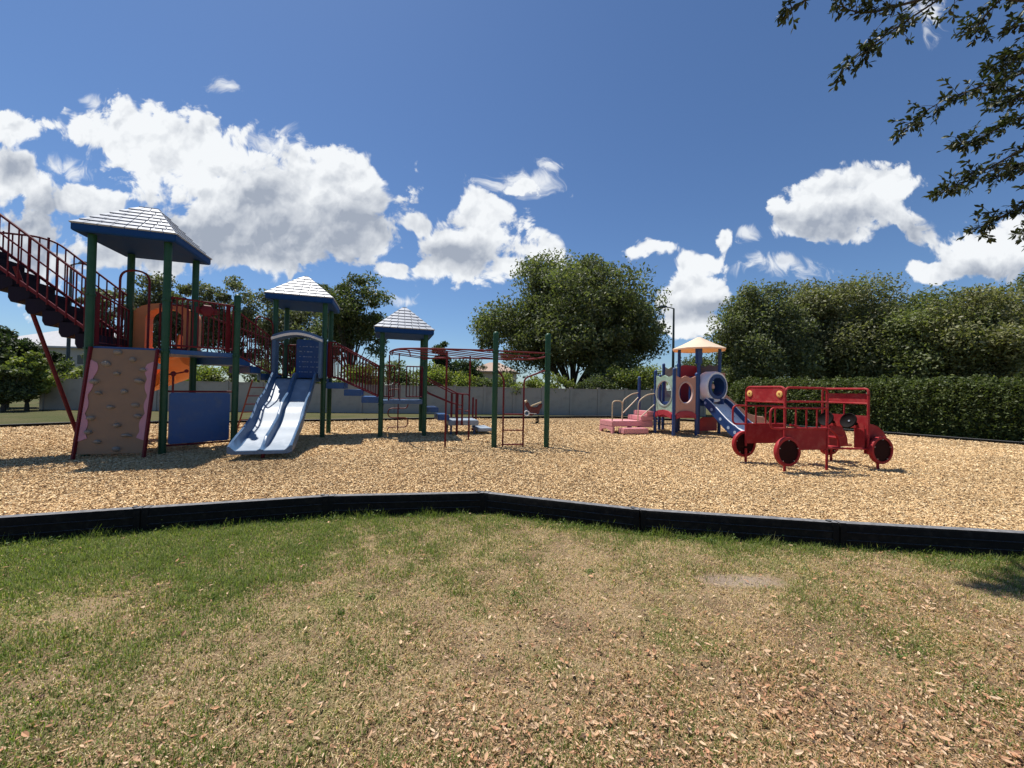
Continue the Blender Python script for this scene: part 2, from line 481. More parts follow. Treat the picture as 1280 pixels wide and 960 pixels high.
def make_chips():
    n = 470000
    y = 3.2 + 14.5 * rng.random(n) ** 1.7
    x = (rng.random(n) * 2 - 1) * (y * 1.42 + .5)
    k = inpoly(x, y, POLY) & (y > near_edge_y(x) + .07)
    x, y = x[k], y[k]; n = len(x)
    L = rng.uniform(.009, .029, n) * np.clip(y / 8, .7, 1.35); W = rng.uniform(.004, .0095, n) * np.clip(y / 8, .8, 1.4); T = rng.uniform(.002, .005, n)
    a = rng.random(n) * 2 * np.pi; tilt = rng.normal(0, .28, n); roll = rng.normal(0, .35, n)
    ca, sa = np.cos(a), np.sin(a)
    ax = np.stack([ca * np.cos(tilt), sa * np.cos(tilt), np.sin(tilt)], 1)
    bx = np.stack([-sa, ca, 0 * a], 1); up = np.cross(ax, bx)
    by = bx * np.cos(roll)[:, None] + up * np.sin(roll)[:, None]
    bz = np.cross(ax, by)
    c = np.stack([x, y, M + .004 + rng.random(n) * .022], 1)
    vs = []
    for sx, sy, sz in ((-1, -1, 1), (1, -.7, 1), (1, .7, 1), (-1, 1, 1), (-1, -1, -1), (1, -.7, -1), (1, .7, -1), (-1, 1, -1)):
        vs.append(c + ax * (sx * L)[:, None] + by * (sy * W)[:, None] + bz * (sz * T)[:, None])
    V = np.stack(vs, 1).reshape(-1, 3)
    base = (np.arange(n) * 8)[:, None]
    fl = np.array([[0, 1, 2, 3], [0, 4, 5, 1], [1, 5, 6, 2], [2, 6, 7, 3], [3, 7, 4, 0]])
    Fc = (base[:, :, None] + fl[None]).reshape(-1, 4)
    pal = np.array([(.68, .52, .31), (.60, .435, .245), (.50, .34, .18), (.36, .225, .115), (.74, .60, .40), (.56, .39, .21), (.24, .145, .08), (.63, .455, .26)])
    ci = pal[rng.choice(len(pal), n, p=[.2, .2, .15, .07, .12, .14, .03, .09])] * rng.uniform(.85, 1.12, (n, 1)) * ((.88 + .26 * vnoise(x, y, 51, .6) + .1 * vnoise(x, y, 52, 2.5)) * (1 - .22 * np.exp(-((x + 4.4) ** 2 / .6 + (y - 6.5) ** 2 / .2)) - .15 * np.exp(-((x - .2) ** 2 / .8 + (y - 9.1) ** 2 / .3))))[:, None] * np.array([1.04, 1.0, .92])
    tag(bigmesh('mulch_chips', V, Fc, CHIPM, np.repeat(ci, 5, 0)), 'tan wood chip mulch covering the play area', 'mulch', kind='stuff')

def greenness(x, y):
    e = near_edge_y(x) - y          # distance from the border
    g = .95 * np.exp(-np.clip(e, 0, 9) / .55) + .78 * np.clip((-x - .2) / 2.6, 0, 1) * np.clip(1.25 - e / 2.8, .25, 1)
    g += (vnoise(x, y, 3, 1.1) - .5) * .6 + (vnoise(x, y, 4, 3.1) - .5) * .55 + (vnoise(x, y, 5, 11) - .5) * .55 + (vnoise(x, y, 6, 27) - .5) * .3 + .07
    return np.clip(g, 0, 1)

def make_grass():
    n = 600000
    y = 1.15 + 3.9 * rng.random(n) ** .85
    x = (rng.random(n) * 2 - 1) * (y * 1.42 + .35)
    k = y < near_edge_y(x) - .03
    sand = (((x - 1.93) / .42) ** 2 + ((y - 3.2) / .14) ** 2) < .15 + 1.2 * vnoise(x, y, 9, 7)
    k &= ~(sand & (rng.random(n) < .8))
    x, y = x[k], y[k]; g = greenness(x, y)
    keep = rng.random(len(x)) < .45 + .55 * g
    x, y, g = x[keep], y[keep], g[keep]; n = len(x)
    tuft = (near_edge_y(x) - y < .16) & (vnoise(x, y, 41, 4.5) > .52)
    isg = tuft | (rng.random(n) < (.17 + .17 * np.clip((1.4 - x) / 2.5, 0, 1) + .63 * g))
    e = near_edge_y(x) - y
    H = np.where(isg, rng.uniform(.014, .036, n) * (.75 + .5 * g), rng.uniform(.010, .030, n)) * (1 + .9 * np.exp(-e / .12) * rng.random(n) + tuft * 1.6 * rng.random(n) ** 2)
    H *= .6 + .9 * vnoise(x, y, 61, 5.5)
    lean = np.where(isg, rng.normal(.7, .35, n), rng.normal(1.25, .3, n))
    a = rng.random(n) * 2 * np.pi
    W = rng.uniform(.0013, .0027, n)
    d = np.stack([np.cos(a), np.sin(a), 0 * a], 1); s = np.stack([-np.sin(a), np.cos(a), 0 * a], 1)
    b0 = np.stack([x, y, 0 * x + .001], 1)
    mid = b0 + d * (np.sin(lean * .6) * H * .55)[:, None]; mid[:, 2] += np.cos(lean * .6) * H * .55
    tip = mid + d * (np.sin(lean * 1.15) * H * .6)[:, None]; tip[:, 2] += np.clip(np.cos(lean * 1.15), -.3, 1) * H * .6
    tip[:, 2] = np.maximum(tip[:, 2], .004)
    w = s * W[:, None]
    V = np.stack([b0 - w, b0 + w, mid + w * .85, mid - w * .85, tip + w * .12, tip - w * .12], 1).reshape(-1, 3)
    base = (np.arange(n) * 6)[:, None, None]
    Fc = (base + np.array([[0, 1, 2, 3], [3, 2, 4, 5]])[None]).reshape(-1, 4)
    gp = np.array([(.145, .20, .045), (.20, .245, .07), (.10, .145, .034), (.28, .29, .115), (.175, .205, .065)])
    sp = np.array([(.60, .45, .27), (.46, .325, .19), (.72, .58, .38), (.26, .165, .095), (.54, .42, .24)])
    c = np.where(isg[:, None], gp[rng.integers(0, 5, n)], sp[rng.integers(0, 5, n)]) * rng.uniform(.65, 1.25, (n, 1))
    red = np.clip((x + 1.6) / 4, 0, 1) * np.clip((3.9 - y) / 2, .12, 1) * (.5 + vnoise(x, y, 21, 1.7))
    c = np.where(isg[:, None], c, c * (1 - np.clip(red, 0, 1)[:, None] * np.array([.06, .18, .24])))
    tag(bigmesh('grass', V, Fc, GRASSM, np.repeat(c, 2, 0)), 'thin patchy lawn of green and dried straw coloured blades', 'grass', kind='stuff')

def make_weeds():
    rg = np.random.default_rng(91)
    C, S = [], []
    for k in range(150):
        x = rg.uniform(-4.6, 5.0); e = abs(rg.normal(.09, .06)) + .05 if k < 110 else rg.uniform(.3, 2.2)
        if k < 14: x = -1.98 + rg.normal(0, .16); e = .06 + abs(rg.normal(0, .05))
        y = float(near_edge_y(np.array([x]))[0]) - e
        if abs(x) > y * 1.4: continue
        r = rg.uniform(.02, .055); m = int(rg.integers(14, 40)); hgt = rg.uniform(.02, .075) if k < 110 else .02
        q = rg.normal(0, 1, (m, 3)) * np.array([r, r, hgt * .5]); q[:, 2] = abs(q[:, 2]) + .008
        C.append(np.array([x, y, 0]) + q); S.append(np.full(m, rg.uniform(.008, .014)))
    C = np.concatenate(C); S = np.concatenate(S)
    V, Fc = leafquads(C, S, .5, rg, .8)
    V[:, 2] = np.maximum(V[:, 2], .003)
    pal = np.array([(.09, .15, .03), (.13, .19, .045), (.065, .115, .03), (.17, .21, .07)])
    tag(bigmesh('weeds', V, Fc, GRASSM, pal[rg.integers(0, 4, len(C))] * rg.uniform(.8, 1.2, (len(C), 1))), 'small leafy green weeds growing along the black border', 'weeds', kind='stuff')

def make_litter():
    n = 70000
    y = 1.15 + 3.6 * rng.random(n) ** 1.15
    x = (rng.random(n) * 2 - 1) * (y * 1.42 + .3)
    p = .10 + .8 * np.clip((x + 1.6) / 4, 0, 1) * np.clip((3.9 - y) / 2, .12, 1) + .5 * np.clip((2.2 - y), 0, 1)
    p *= .35 + 1.3 * vnoise(x, y, 21, 1.7)
    k = (y < near_edge_y(x) - .08) & (rng.random(n) < p)
    x, y = x[k], y[k]; n = len(x)
    small = rng.random(n) < .85
    L = np.where(small, rng.uniform(.003, .009, n), rng.uniform(.008, .021, n)); W = L * rng.uniform(.28, .5, n)
    a = rng.random(n) * 2 * np.pi; tl = rng.normal(0, .25, n); rl = rng.normal(0, .4, n); curl = rng.uniform(-.25, .6, n)
    d = np.stack([np.cos(a) * np.cos(tl), np.sin(a) * np.cos(tl), np.sin(tl)], 1)
    s = np.stack([-np.sin(a), np.cos(a), 0 * a], 1); u = np.cross(d, s)
    s = s * np.cos(rl)[:, None] + u * np.sin(rl)[:, None]; u = np.cross(d, s)
    c = np.stack([x, y, .012 + .018 * rng.random(n)], 1)
    pts = []
    for t in (-1, -.4, .35, 1):
        ctr = c + d * (t * L)[:, None] + u * (curl * L * (t * t) * .6)[:, None]
        ww = W * {-1: .12, -.4: .85, .35: 1.0, 1: .1}[t]
        up_ = u * (ww * .35)[:, None]
        pts += [ctr - s * ww[:, None] + up_, ctr - up_ * .3, ctr + s * ww[:, None] + up_]
    V = np.stack(pts, 1).reshape(-1, 3)
    fl = []
    for i in range(3):
        for j in range(2):
            fl.append([i * 3 + j, i * 3 + j + 1, i * 3 + j + 4, i * 3 + j + 3])
    Fc = ((np.arange(n) * 12)[:, None, None] + np.array(fl)[None]).reshape(-1, 4)
    V[:, 2] = np.maximum(V[:, 2], .004)
    pal = np.array([(.52, .32, .19), (.45, .235, .13), (.62, .45, .30), (.27, .135, .075), (.54, .37, .235), (.12, .07, .042), (.47, .25, .135)])
    col = pal[rng.choice(7, n, p=[.24, .18, .16, .12, .14, .06, .1])] * rng.uniform(.8, 1.15, (n, 1))
    tag(bigmesh('leaf_litter', V, Fc, LITTERM, np.repeat(col, 6, 0)), 'dry brown oak leaves scattered over the lawn', 'fallen leaves', kind='stuff')

# ------------------------------------------------------------------ foliage
PAL_OAK = np.array([(.078, .10, .040), (.096, .12, .045), (.058, .078, .031), (.12, .135, .058), (.075, .092, .046)])
PAL_BUSH = np.array([(.19, .22, .05), (.14, .175, .045), (.24, .25, .065), (.10, .13, .036)])
PAL_RIGHT = np.array([(.145, .16, .074), (.17, .18, .084), (.105, .122, .056), (.195, .198, .105), (.14, .147, .085)])
PAL_GREY = np.array([(.105, .115, .07), (.125, .135, .085), (.085, .095, .055), (.14, .145, .09)])
PAL_DARK = np.array([(.03, .048, .02), (.04, .06, .022), (.05, .07, .028)])

def leafquads(c, size, aspect, rg, updir=.35):
    n = len(c)
    d = rg.normal(0, 1, (n, 3)); d /= np.linalg.norm(d, axis=1)[:, None]
    nn = rg.normal(0, 1, (n, 3)); nn[:, 2] += updir * 2
    s = np.cross(d, nn); s /= np.linalg.norm(s, axis=1)[:, None] + 1e-9
    L = (size * rg.uniform(.7, 1.3, n))[:, None]; W = L * aspect
    V = np.stack([c - d * L, c + s * W - d * L * .1, c + d * L, c - s * W - d * L * .1], 1).reshape(-1, 3)
    return V, np.arange(n * 4).reshape(n, 4)

def crown_points(center, rad, nclump, nleaf, rg, cl=(.2, .34), low=-.75, hole=0.0):
    center = np.array(center); rad = np.array(rad)
    P, C, CC = [], [], []
    k = 0
    mr = min(rad)
    while k < nclump:
        d = rg.normal(0, 1, 3); d /= np.linalg.norm(d)
        if d[2] < low: continue
        r = rg.random() ** .45
        lump = 1 + .17 * math.sin(3 * math.atan2(d[1], d[0]) + center[0]) + .12 * math.sin(5 * d[2] + 4 * d[0] + center[0])
        c = center + d * rad * min(r * lump, 1.02) * .86
        cr = mr * rg.uniform(*cl)
        m = max(8, int(nleaf / nclump * rg.uniform(.6, 1.4)))
        q = rg.normal(0, 1, (m, 3)); q /= np.linalg.norm(q, axis=1)[:, None]
        q *= (rg.random(m) ** .42)[:, None] * cr * np.array([1.15, 1.15, .8])
        # droopy ragged edge
        q += rg.normal(0, .12 * cr, (m, 3))
        P.append(c + q); C.append(np.full((m, 1), rg.uniform(.8, 1.22))); CC.append(c)
        k += 1
    return np.concatenate(P), np.concatenate(C), CC

def tree(name, x, y, ztop, zbot, rx, ry, nclump, nleaf, size, pal, label, group, seed, trunk_r=.25, lean=0, cl=(.2, .34), low=-.75, z0=0, forks=3):
    rg = np.random.default_rng(seed)
    cz = (ztop + zbot) / 2; rz = (ztop - zbot) / 2
    root = empty(name, (x, y, z0), label, 'tree' if 'shrub' not in name else 'shrub', group)
    P, C, CC = crown_points((x + lean, y, cz), (rx, ry, rz), nclump, nleaf, rg, cl, low)
    P = P[P[:, 2] > z0 + .03]; C = C[:len(P)]
    V, Fc = leafquads(P, size, .46, rg)
    col = pal[rg.integers(0, len(pal), len(P))] * C * rg.uniform(.8, 1.25, (len(P), 1))
    b = MB()
    fk = Vector((x + lean * .4, y, z0 + max(.15, (zbot - z0) * .75 + rz * .12)))
    b.tube(catmull([(x, y, z0 - .3), Vector((x, y, z0)).lerp(fk, .5) + Vector((.05 * trunk_r, 0, 0)), fk], 4), [trunk_r * (1.35 - .5 * i / 8) for i in range(9)], 8)
    sel = CC if len(CC) < 70 else [CC[i] for i in rg.choice(len(CC), 40, replace=False)]
    for c in sel:
        c = Vector(c); mid = fk.lerp(c, .5) + Vector((rg.normal(0, .08) * rx, rg.normal(0, .08) * ry, rg.uniform(-.02, .14) * rz))
        pts = catmull([fk - Vector((0, 0, trunk_r * .5)), mid, c], 4)
        b.tube(pts, [max(.012, trunk_r * .3 * (1 - .88 * i / (len(pts) - 1))) for i in range(len(pts))], 5)
    b.build('trunk', BARK, root)
    bigmesh('crown', V, Fc, LEAFM, col, root, Vector((x + lean, y, cz)))
    return root

def ptree(name, px, ptop, pbot, hw, Y, nclump, nleaf, size, pal, label, group, seed, **kw):
    a, t, bt, s = at(px, 480, Y), at(px, ptop, Y), at(px, pbot, Y), hw * Y / F
    return tree(name, t.x, Y, t.z, max(bt.z, .05), s, s * .9, nclump, nleaf, size, pal, label, group, seed, **kw)

def make_trees():
    g = 'trees behind the wall and hedge'
    ptree('oak_tree', 718, 316, 500, 126, 34, 260, 120000, .14, PAL_OAK * np.array([1.35, 1.25, 1.4]), 'large round live oak standing behind the wall between the ladder posts and toddler climber', g, 1, trunk_r=.34, low=-.82, cl=(.14, .26))
    for i, (px, pt, pb, hw, Y, nl, lab) in enumerate([
        (950, 352, 520, 62, 26, 26000, 'live oak at the left end of the tree mass, behind the toddler climber roof'),
        (1045, 334, 525, 74, 27, 34000, 'tallest live oak of the right mass, above the red bus'),
        (1132, 350, 530, 80, 25, 34000, 'live oak with spreading crown behind the hedge, right of the bus roof'),
        (1212, 360, 535, 76, 23, 32000, 'live oak behind the tall hedge near the right edge'),
        (1290, 336, 535, 74, 24, 30000, 'live oak cut off by the right edge of the photo'),
    ]):
        ptree('oak_tree', px, pt, pb, hw, Y, 150, int(nl * 2.6), .098, PAL_RIGHT * np.array([(.85, .9, .9), (1.1, 1.05, 1.1), (.95, 1.0, .85), (1.2, 1.12, 1.05), (.9, .9, .95)][i]), lab, g, 20 + i, trunk_r=.3, low=-.95, cl=(.2, .36))
    for i, (px, pt, pb, hw, Y, ncl, nl, pal, lab) in enumerate([
        (442, 332, 470, 52, 27, 60, 15000, PAL_OAK, 'airy tree with upright twigs between the second and third tower roofs'),
        (372, 350, 475, 62, 31, 50, 13000, PAL_GREY, 'grey green tree seen through the second tower'),
        (292, 345, 470, 45, 29, 50, 11000, PAL_GREY, 'thin grey green tree right of the tallest tower'),
        (222, 335, 470, 50, 27, 56, 13000, PAL_GREY, 'thin tree seen under the tallest tower roof'),
        (138, 345, 470, 34, 30, 34, 6500, PAL_GREY, 'small sparse tree behind the tall stair and left tower post'),
    ]):
        ptree('sparse_tree', px, pt, pb, hw, Y, int(ncl * 1.25), int(nl * 1.25), .115, pal, lab, g, 40 + i, trunk_r=.16, low=-.8, cl=(.15, .3))
    ptree('conifer_tree', 553, 422, 492, 13, 30, 46, 7000, .1, PAL_DARK * 1.3, 'small dark conifer behind the wall right of the smallest tower', g, 61, trunk_r=.1, low=-.99, cl=(.35, .5))
    ptree('conifer_tree', 584, 440, 492, 22, 31, 46, 7000, .1, PAL_DARK * 1.3, 'dark rounded evergreen behind the wall left of the ladder posts', g, 62, trunk_r=.1, low=-.99, cl=(.3, .45))
    gs = 'shrubs behind the grey wall'
    shr = [(70, 447, 21.6, 'bush at the wall end, left of the climbing panel'), (118, 452, 21.8, 'bush behind the climbing panel'),
           (262, 442, 22.5, 'bush seen under the deck of the tallest tower'), (335, 450, 22.9, 'bush behind the red ladder and slide'),
           (392, 455, 23.2, 'bush behind the second tower posts'), (455, 448, 23.6, 'bush behind the red railed steps'),
           (505, 450, 23.9, 'bush behind the smallest tower'), (540, 452, 24.1, 'bush at the foot of the small conifer'),
           (575, 466, 24.3, 'bush behind the low steps'), (612, 470, 24.5, 'low bush in front of the terracotta roof'),
           (645, 468, 24.7, 'bush behind the ladder rungs'), (688, 464, 25.0, 'bush left of the oak trunk'),
           (745, 462, 25.4, 'bush right of the oak trunk'), (782, 452, 25.6, 'yellow green bush left of the pink steps'),
           (812, 450, 25.8, 'yellow green bush behind the sage panel'), (868, 440, 26.2, 'bush seen through the toddler tower posts'),
           (905, 462, 26.5, 'bush at the left end of the hedge')]
    for i, (px, pt, Y, lab) in enumerate(shr):
        ptree('shrub', px, pt, 505, 24 + (i * 7) % 9, Y, 22, 4200, .085, PAL_BUSH if i % 3 else PAL_OAK * 1.15, 'yellow green ' + lab if i % 3 and 'yellow' not in lab else lab if i % 3 else 'dark green ' + lab, gs, 80 + i, trunk_r=.05, low=-.99, cl=(.3, .5))
    gl = 'bushes at the left of the lawn'
    for i, (px, pt, pb, hw, Y, pal, lab) in enumerate([
        (12, 398, 500, 34, 21, PAL_DARK, 'tall dark bush at the left edge under the stair'),
        (-40, 410, 505, 50, 20, PAL_OAK, 'broad bush cut off by the left edge'),
        (36, 438, 506, 22, 19.5, PAL_BUSH, 'yellow green bush in front of the dark bush, beside the wall end'),
        (6, 452, 508, 26, 18.5, PAL_OAK * 1.2, 'low bush lowest at the left edge of the lawn'),
        (72, 435, 470, 14, 27, PAL_DARK, 'small dark bush before the grey roofed house')]):
        ptree('shrub', px, pt, pb, hw, Y, 46, 11000, .09, pal, lab, gl, 120 + i, trunk_r=.08, low=-.99, cl=(.25, .42))

def make_hedge():
    path = [Vector((x, y, 0)) for x, y in [(11.6, 20.2), (13.2, 18.2), (15.2, 15.8), (17.0, 13.4), (19.2, 10.6), (22.5, 6.5)]]
    pts = catmull(path, 10)
    rg = np.random.default_rng(5)
    root = empty('hedge', path[2], 'long dense clipped green hedge along the right border, behind the red bus', 'hedge')
    # dark solid core, added to block light through the leaves
    prof = [(-.95, 0.0), (-1.0, .6), (-.94, 1.35), (-.68, 1.95), (0, 2.22), (.7, 2.0), (.95, 1.2), (1.0, 0)]
    b = MB(); rings = []
    for i, p in enumerate(pts):
        d = (pts[min(i + 1, len(pts) - 1)] - pts[max(i - 1, 0)]).normalized(); n = Vector((-d.y, d.x, 0))
        k = min(1, .55 + .18 * i)
        rings.append([p + n * (a * .93 * k) * -1 + Vector((0, 0, z * .95 * (.78 + .22 * k))) for a, z in prof])
    b.loft(rings)
    b.build('light_block_core', pm('hedge_light_block', (.018, .026, .01), .9, vary=.4, scale=14), root)
    n = 150000
    t = rg.random(n) ** .9 * (len(pts) - 1.001); i = t.astype(int); f = t - i
    A = np.array([tuple(p) for p in pts])
    c = A[i] * (1 - f)[:, None] + A[i + 1] * f[:, None]
    d = A[i + 1] - A[i]; d /= np.linalg.norm(d, axis=1)[:, None]
    nrm = np.stack([d[:, 1], -d[:, 0], 0 * f], 1)     # towards the play area or away
    pr = np.array(prof); s = rg.random(n) * (len(pr) - 1.001); j = s.astype(int); g = s - j
    off = pr[j] * (1 - g)[:, None] + pr[j + 1] * g[:, None]
    bump = 1 + .07 * (vnoise(t * 2.2, s * 1.3, 31, 1.7) - .5) * 2 + .03 * (vnoise(t * 2.2, s * 1.3, 33, 5) - .5)
    k = np.minimum(1, .55 + .18 * t)
    sgn = np.sign((nrm * (np.array([4, 10, 0]) - c)).sum(1))
    nrm *= -sgn[:, None]
    P = c + nrm * (off[:, 0] * bump * k)[:, None]; P[:, 2] = off[:, 1] * bump * (.78 + .22 * k)
    P += rg.normal(0, .035, (n, 3)); P[:, 2] = np.maximum(P[:, 2], .02)
    ends = rg.random(n) < .03
    V, Fc = leafquads(P, .05, .5, rg, .5)
    pal = np.array([(.07, .092, .028), (.098, .12, .038), (.052, .07, .024), (.145, .16, .055)])
    col = pal[rg.choice(4, n, p=[.35, .3, .25, .1])] * rg.uniform(.75, 1.25, (n, 1)) * (.75 + .5 * vnoise(t * 2, s, 35, 3))[:, None]
    bigmesh('foliage', V, Fc, HEDGEM, col, root, path[2])

def make_overhead_oak():
    rg = np.random.default_rng(77)
    T = Vector((10.6, 3.6, 0))
    root = empty('oak_tree', T, 'live oak whose leafy branch tips hang into the top right corner', 'tree')
    b = MB()
    fork = Vector((10.4, 3.7, 4.2))
    b.tube(catmull([T - Vector((0, 0, .3)), (10.55, 3.65, 2), fork, (10.2, 4.2, 7.6)], 5), [.42, .4, .37, .35, .34, .33, .32, .31, .3, .28, .26, .23, .2, .17, .14, .1], 10)
    sprays = [
        ([(1262, -45), (1205, -20), (1160, 8), (1110, 42), (1075, 68), (1052, 88)], 4.5, 1.0),
        ([(1180, -10), (1120, 8), (1078, 16), (1045, 6)], 4.6, .9),
        ([(1100, -40), (1030, -16), (1000, 5), (978, 14)], 4.8, .8),
        ([(1310, -30), (1262, -8), (1238, 12), (1222, 32), (1214, 40)], 4.7, .75),
        ([(1345, 60), (1300, 80), (1262, 98), (1215, 112), (1168, 132), (1126, 166)], 4.6, 1.15),
        ([(1340, 55), (1300, 65), (1268, 72), (1248, 82)], 4.9, 1.0),
        ([(1345, 120), (1305, 138), (1268, 150), (1225, 172), (1196, 180)], 4.8, 1.2),
        ([(1345, 150), (1310, 168), (1275, 188), (1240, 208), (1206, 226), (1170, 244)], 4.7, 1.15),
        ([(1340, 180), (1300, 200), (1272, 208), (1245, 222)], 5.0, 1.2),
        ([(1340, 225), (1305, 250), (1272, 262), (1240, 276), (1216, 290)], 4.8, .9),
        ([(1345, 100), (1310, 112), (1280, 120), (1252, 128)], 5.1, 1.2),
        ([(1330, 12), (1290, 28), (1268, 34)], 4.6, .7),
        ([(1350, 270), (1310, 286), (1276, 292)], 4.9, .8),
    ]
    paths = [[at(x, y, Y + .12 * i) for i, (x, y) in enumerate(pp)] for pp, Y, w in sprays]
    dens = [w for *_, w in sprays]
    # a high bough outside the picture; its shade falls on the grass at the right edge
    for P in ([(4.93, 4.42, 8.40), (3.13, 4.82, 8.10), (2.03, 5.07, 7.85), (1.43, 5.12, 7.60)], [(4.93, 4.62, 8.40), (3.33, 5.12, 8.40), (2.33, 5.27, 8.20), (1.63, 5.32, 8.00)],
              [(4.93, 4.42, 8.40), (3.33, 4.62, 8.30), (2.33, 4.82, 8.10), (1.83, 4.97, 8.00)], [(4.93, 4.42, 8.40), (3.33, 5.42, 8.70), (2.43, 5.62, 8.60), (1.93, 5.67, 8.50)]):
        paths.append([Vector(p) for p in P]); dens.append(3.2)
    ctr, dirs = [], []
    for P, w in zip(paths, dens):
        lim = catmull([fork.lerp(Vector((10.2, 4.2, 7.4)), rg.random()), fork.lerp(P[0], .55) + Vector((0, 0, .5)), P[0]], 6)
        b.tube(lim, [.07 - .05 * i / (len(lim) - 1) for i in range(len(lim))], 6)
        C = catmull(P, 7)
        b.tube(C, [.018 - .014 * i / (len(C) - 1) for i in range(len(C))], 5)
        n = int(len(C) * (1.5 if w < 2 else 2.4) * w)
        for k in range(n):
            t = rg.random() ** .8 * (len(C) - 1.01); i = int(t); p = C[i].lerp(C[i + 1], t - i)
            d0 = (C[i + 1] - C[i]).normalized()
            d = Vector(rg.normal(0, .75, 3)) + d0 * .9 + Vector((0, 0, -.15)); d.normalize()
            L = rg.uniform(.1, .42) * (.5 + .6 * (1 - t / len(C)))
            e = p + d * L + Vector((0, 0, .02))
            b.tube([p, p.lerp(e, .5) + Vector((0, 0, .012)), e], [.0035, .0028, .0018], 4)
            for m in range(rg.integers(7, 13)):
                q = p.lerp(e, 1 - .75 * rg.random() ** 1.8)
                ld = (d * .8 + Vector(rg.normal(0, .75, 3))).normalized()
                ctr.append(tuple(q)); dirs.append(tuple(ld))
    ctr, dirs = np.array(ctr), np.array(dirs); n = len(ctr)
    L = rg.uniform(.05, .095, n); W = L * rg.uniform(.16, .24, n)
    nn = rg.normal(0, .7, (n, 3)); nn[:, 2] += 1
    s = np.cross(dirs, nn); s /= np.linalg.norm(s, axis=1)[:, None]; u = np.cross(s, dirs)
    pts = []
    for t, ww in ((0, .12), (.35, .8), (.7, 1.0), (1, .15)):
        c = ctr + dirs * (L * t)[:, None] - u * (L * t * t * .18)[:, None]
        pts += [c - s * (W * ww)[:, None] + u * (W * ww * .3)[:, None], c, c + s * (W * ww)[:, None] + u * (W * ww * .3)[:, None]]
    V = np.stack(pts, 1).reshape(-1, 3)
    fl = np.array([[i * 3 + j, i * 3 + j + 1, i * 3 + j + 4, i * 3 + j + 3] for i in range(3) for j in range(2)])
    Fc = ((np.arange(n) * 12)[:, None, None] + fl[None]).reshape(-1, 4)
    pal = np.array([(.032, .046, .016), (.042, .056, .02), (.026, .036, .014), (.06, .064, .026)])
    col = pal[rg.choice(4, n, p=[.35, .3, .25, .1])] * rg.uniform(.75, 1.25, (n, 1))
    b.build('trunk', TWIG, root)
    bigmesh('crown', V, Fc, NEARLEAF, np.repeat(col, 6, 0), root, T)

# ------------------------------------------------------------------ wall, houses, lamp posts
def make_wall():
    A, B = Vector((-24.6, 20.2, 0)), Vector((12.5, 25.0, 0))
    d = (B - A); L = d.length; d.normalize(); n = Vector((-d.y, d.x, 0)); ang = math.atan2(d.y, d.x)
    root = empty('boundary_wall', A, 'long grey panel wall across the back of the lawn', 'wall')
    k = 21; w = L / k
    for i in range(k + 1):
        p = A + d * (w * i)
        b = MB(); b.box(p + Vector((0, 0, .82)), .16, .17, 1.72, ang); b.box(p + Vector((0, 0, 1.7)), .19, .2, .05, ang)
        b.build('post', WALLM, root, .01)
    for i in range(k):
        p = A + d * (w * (i + .5))
        b = MB(); b.box(p + Vector((0, 0, .77)), w - .165, .07, 1.64, ang); b.box(p + Vector((0, 0, 1.615)), w - .165, .11, .05, ang)
        b.build('panel', WALLM, root, .006)

def house(name, x, y, w, d, zw, zr, wm, rm, label, ang=0):
    root = empty(name, (x, y, 0), label, 'house')
    ca, sa = math.cos(ang), math.sin(ang)
    W = lambda a, b, z: Vector((x + a * ca - b * sa, y + a * sa + b * ca, z))
    b = MB(); b.hexa([W(-w / 2, -d / 2, -.1), W(w / 2, -d / 2, -.1), W(w / 2, d / 2, -.1), W(-w / 2, d / 2, -.1), W(-w / 2, -d / 2, zw), W(w / 2, -d / 2, zw), W(w / 2, d / 2, zw), W(-w / 2, d / 2, zw)])
    wall = b.build('wall', wm, root)
    o = .6
    b = MB(); r = w / 2 - d / 2 * .9
    V = [W(-w / 2 - o, -d / 2 - o, zw - .1), W(w / 2 + o, -d / 2 - o, zw - .1), W(w / 2 + o, d / 2 + o, zw - .1), W(-w / 2 - o, d / 2 + o, zw - .1),
         W(-w / 2 - o, -d / 2 - o, zw + .1), W(w / 2 + o, -d / 2 - o, zw + .1), W(w / 2 + o, d / 2 + o, zw + .1), W(-w / 2 - o, d / 2 + o, zw + .1), W(-r, 0, zr), W(r, 0, zr)]
    b.add(V, [(3, 2, 1, 0), (0, 1, 5, 4), (1, 2, 6, 5), (2, 3, 7, 6), (3, 0, 4, 7), (4, 5, 9, 8), (5, 6, 9), (6, 7, 8, 9), (7, 4, 8)])
    b.build('roof', rm, root)
    for a in (-w * .25, w * .22):
        b = MB(); b.hexa([W(a + i, -d / 2 - j, z) for z in (zw - 2.0, zw - .9) for i, j in ((-.6, .04), (.6, .04), (.6, -.05), (-.6, -.05))])
        b.build('window', GLASS, root)

def lamp(px, Y, ptop, label, armdir):
    p = at(px, 480, Y); zt = at(px, ptop, Y).z
    root = empty('street_lamp', (p.x, Y, 0), label, 'street lamp', 'street lamps behind the wall')
    b = MB(); b.lathe((p.x, Y, -.1), [(.16, 0), (.16, .5), (.1, .7), (.085, zt * .6), (.06, zt)], 10)
    b.build('pole', POLEM, root)
    b = MB(); b.tube([(p.x, Y, zt - .1), (p.x + armdir * .35, Y, zt - .02), (p.x + armdir * .6, Y, zt)], .04, 6); b.build('arm', POLEM, root)
    b = MB(); b.loft([[Vector((p.x + armdir * (.5 + .12 * i), Y + dy * s, zt + dz * s)) for dy, dz in ((-.16, -.05), (.16, -.05), (.12, .1), (-.12, .1))] for i, s in ((0, .5), (1, 1), (4, 1), (5, .6))])
    b.build('lamp_head', POLEM, root, .01)

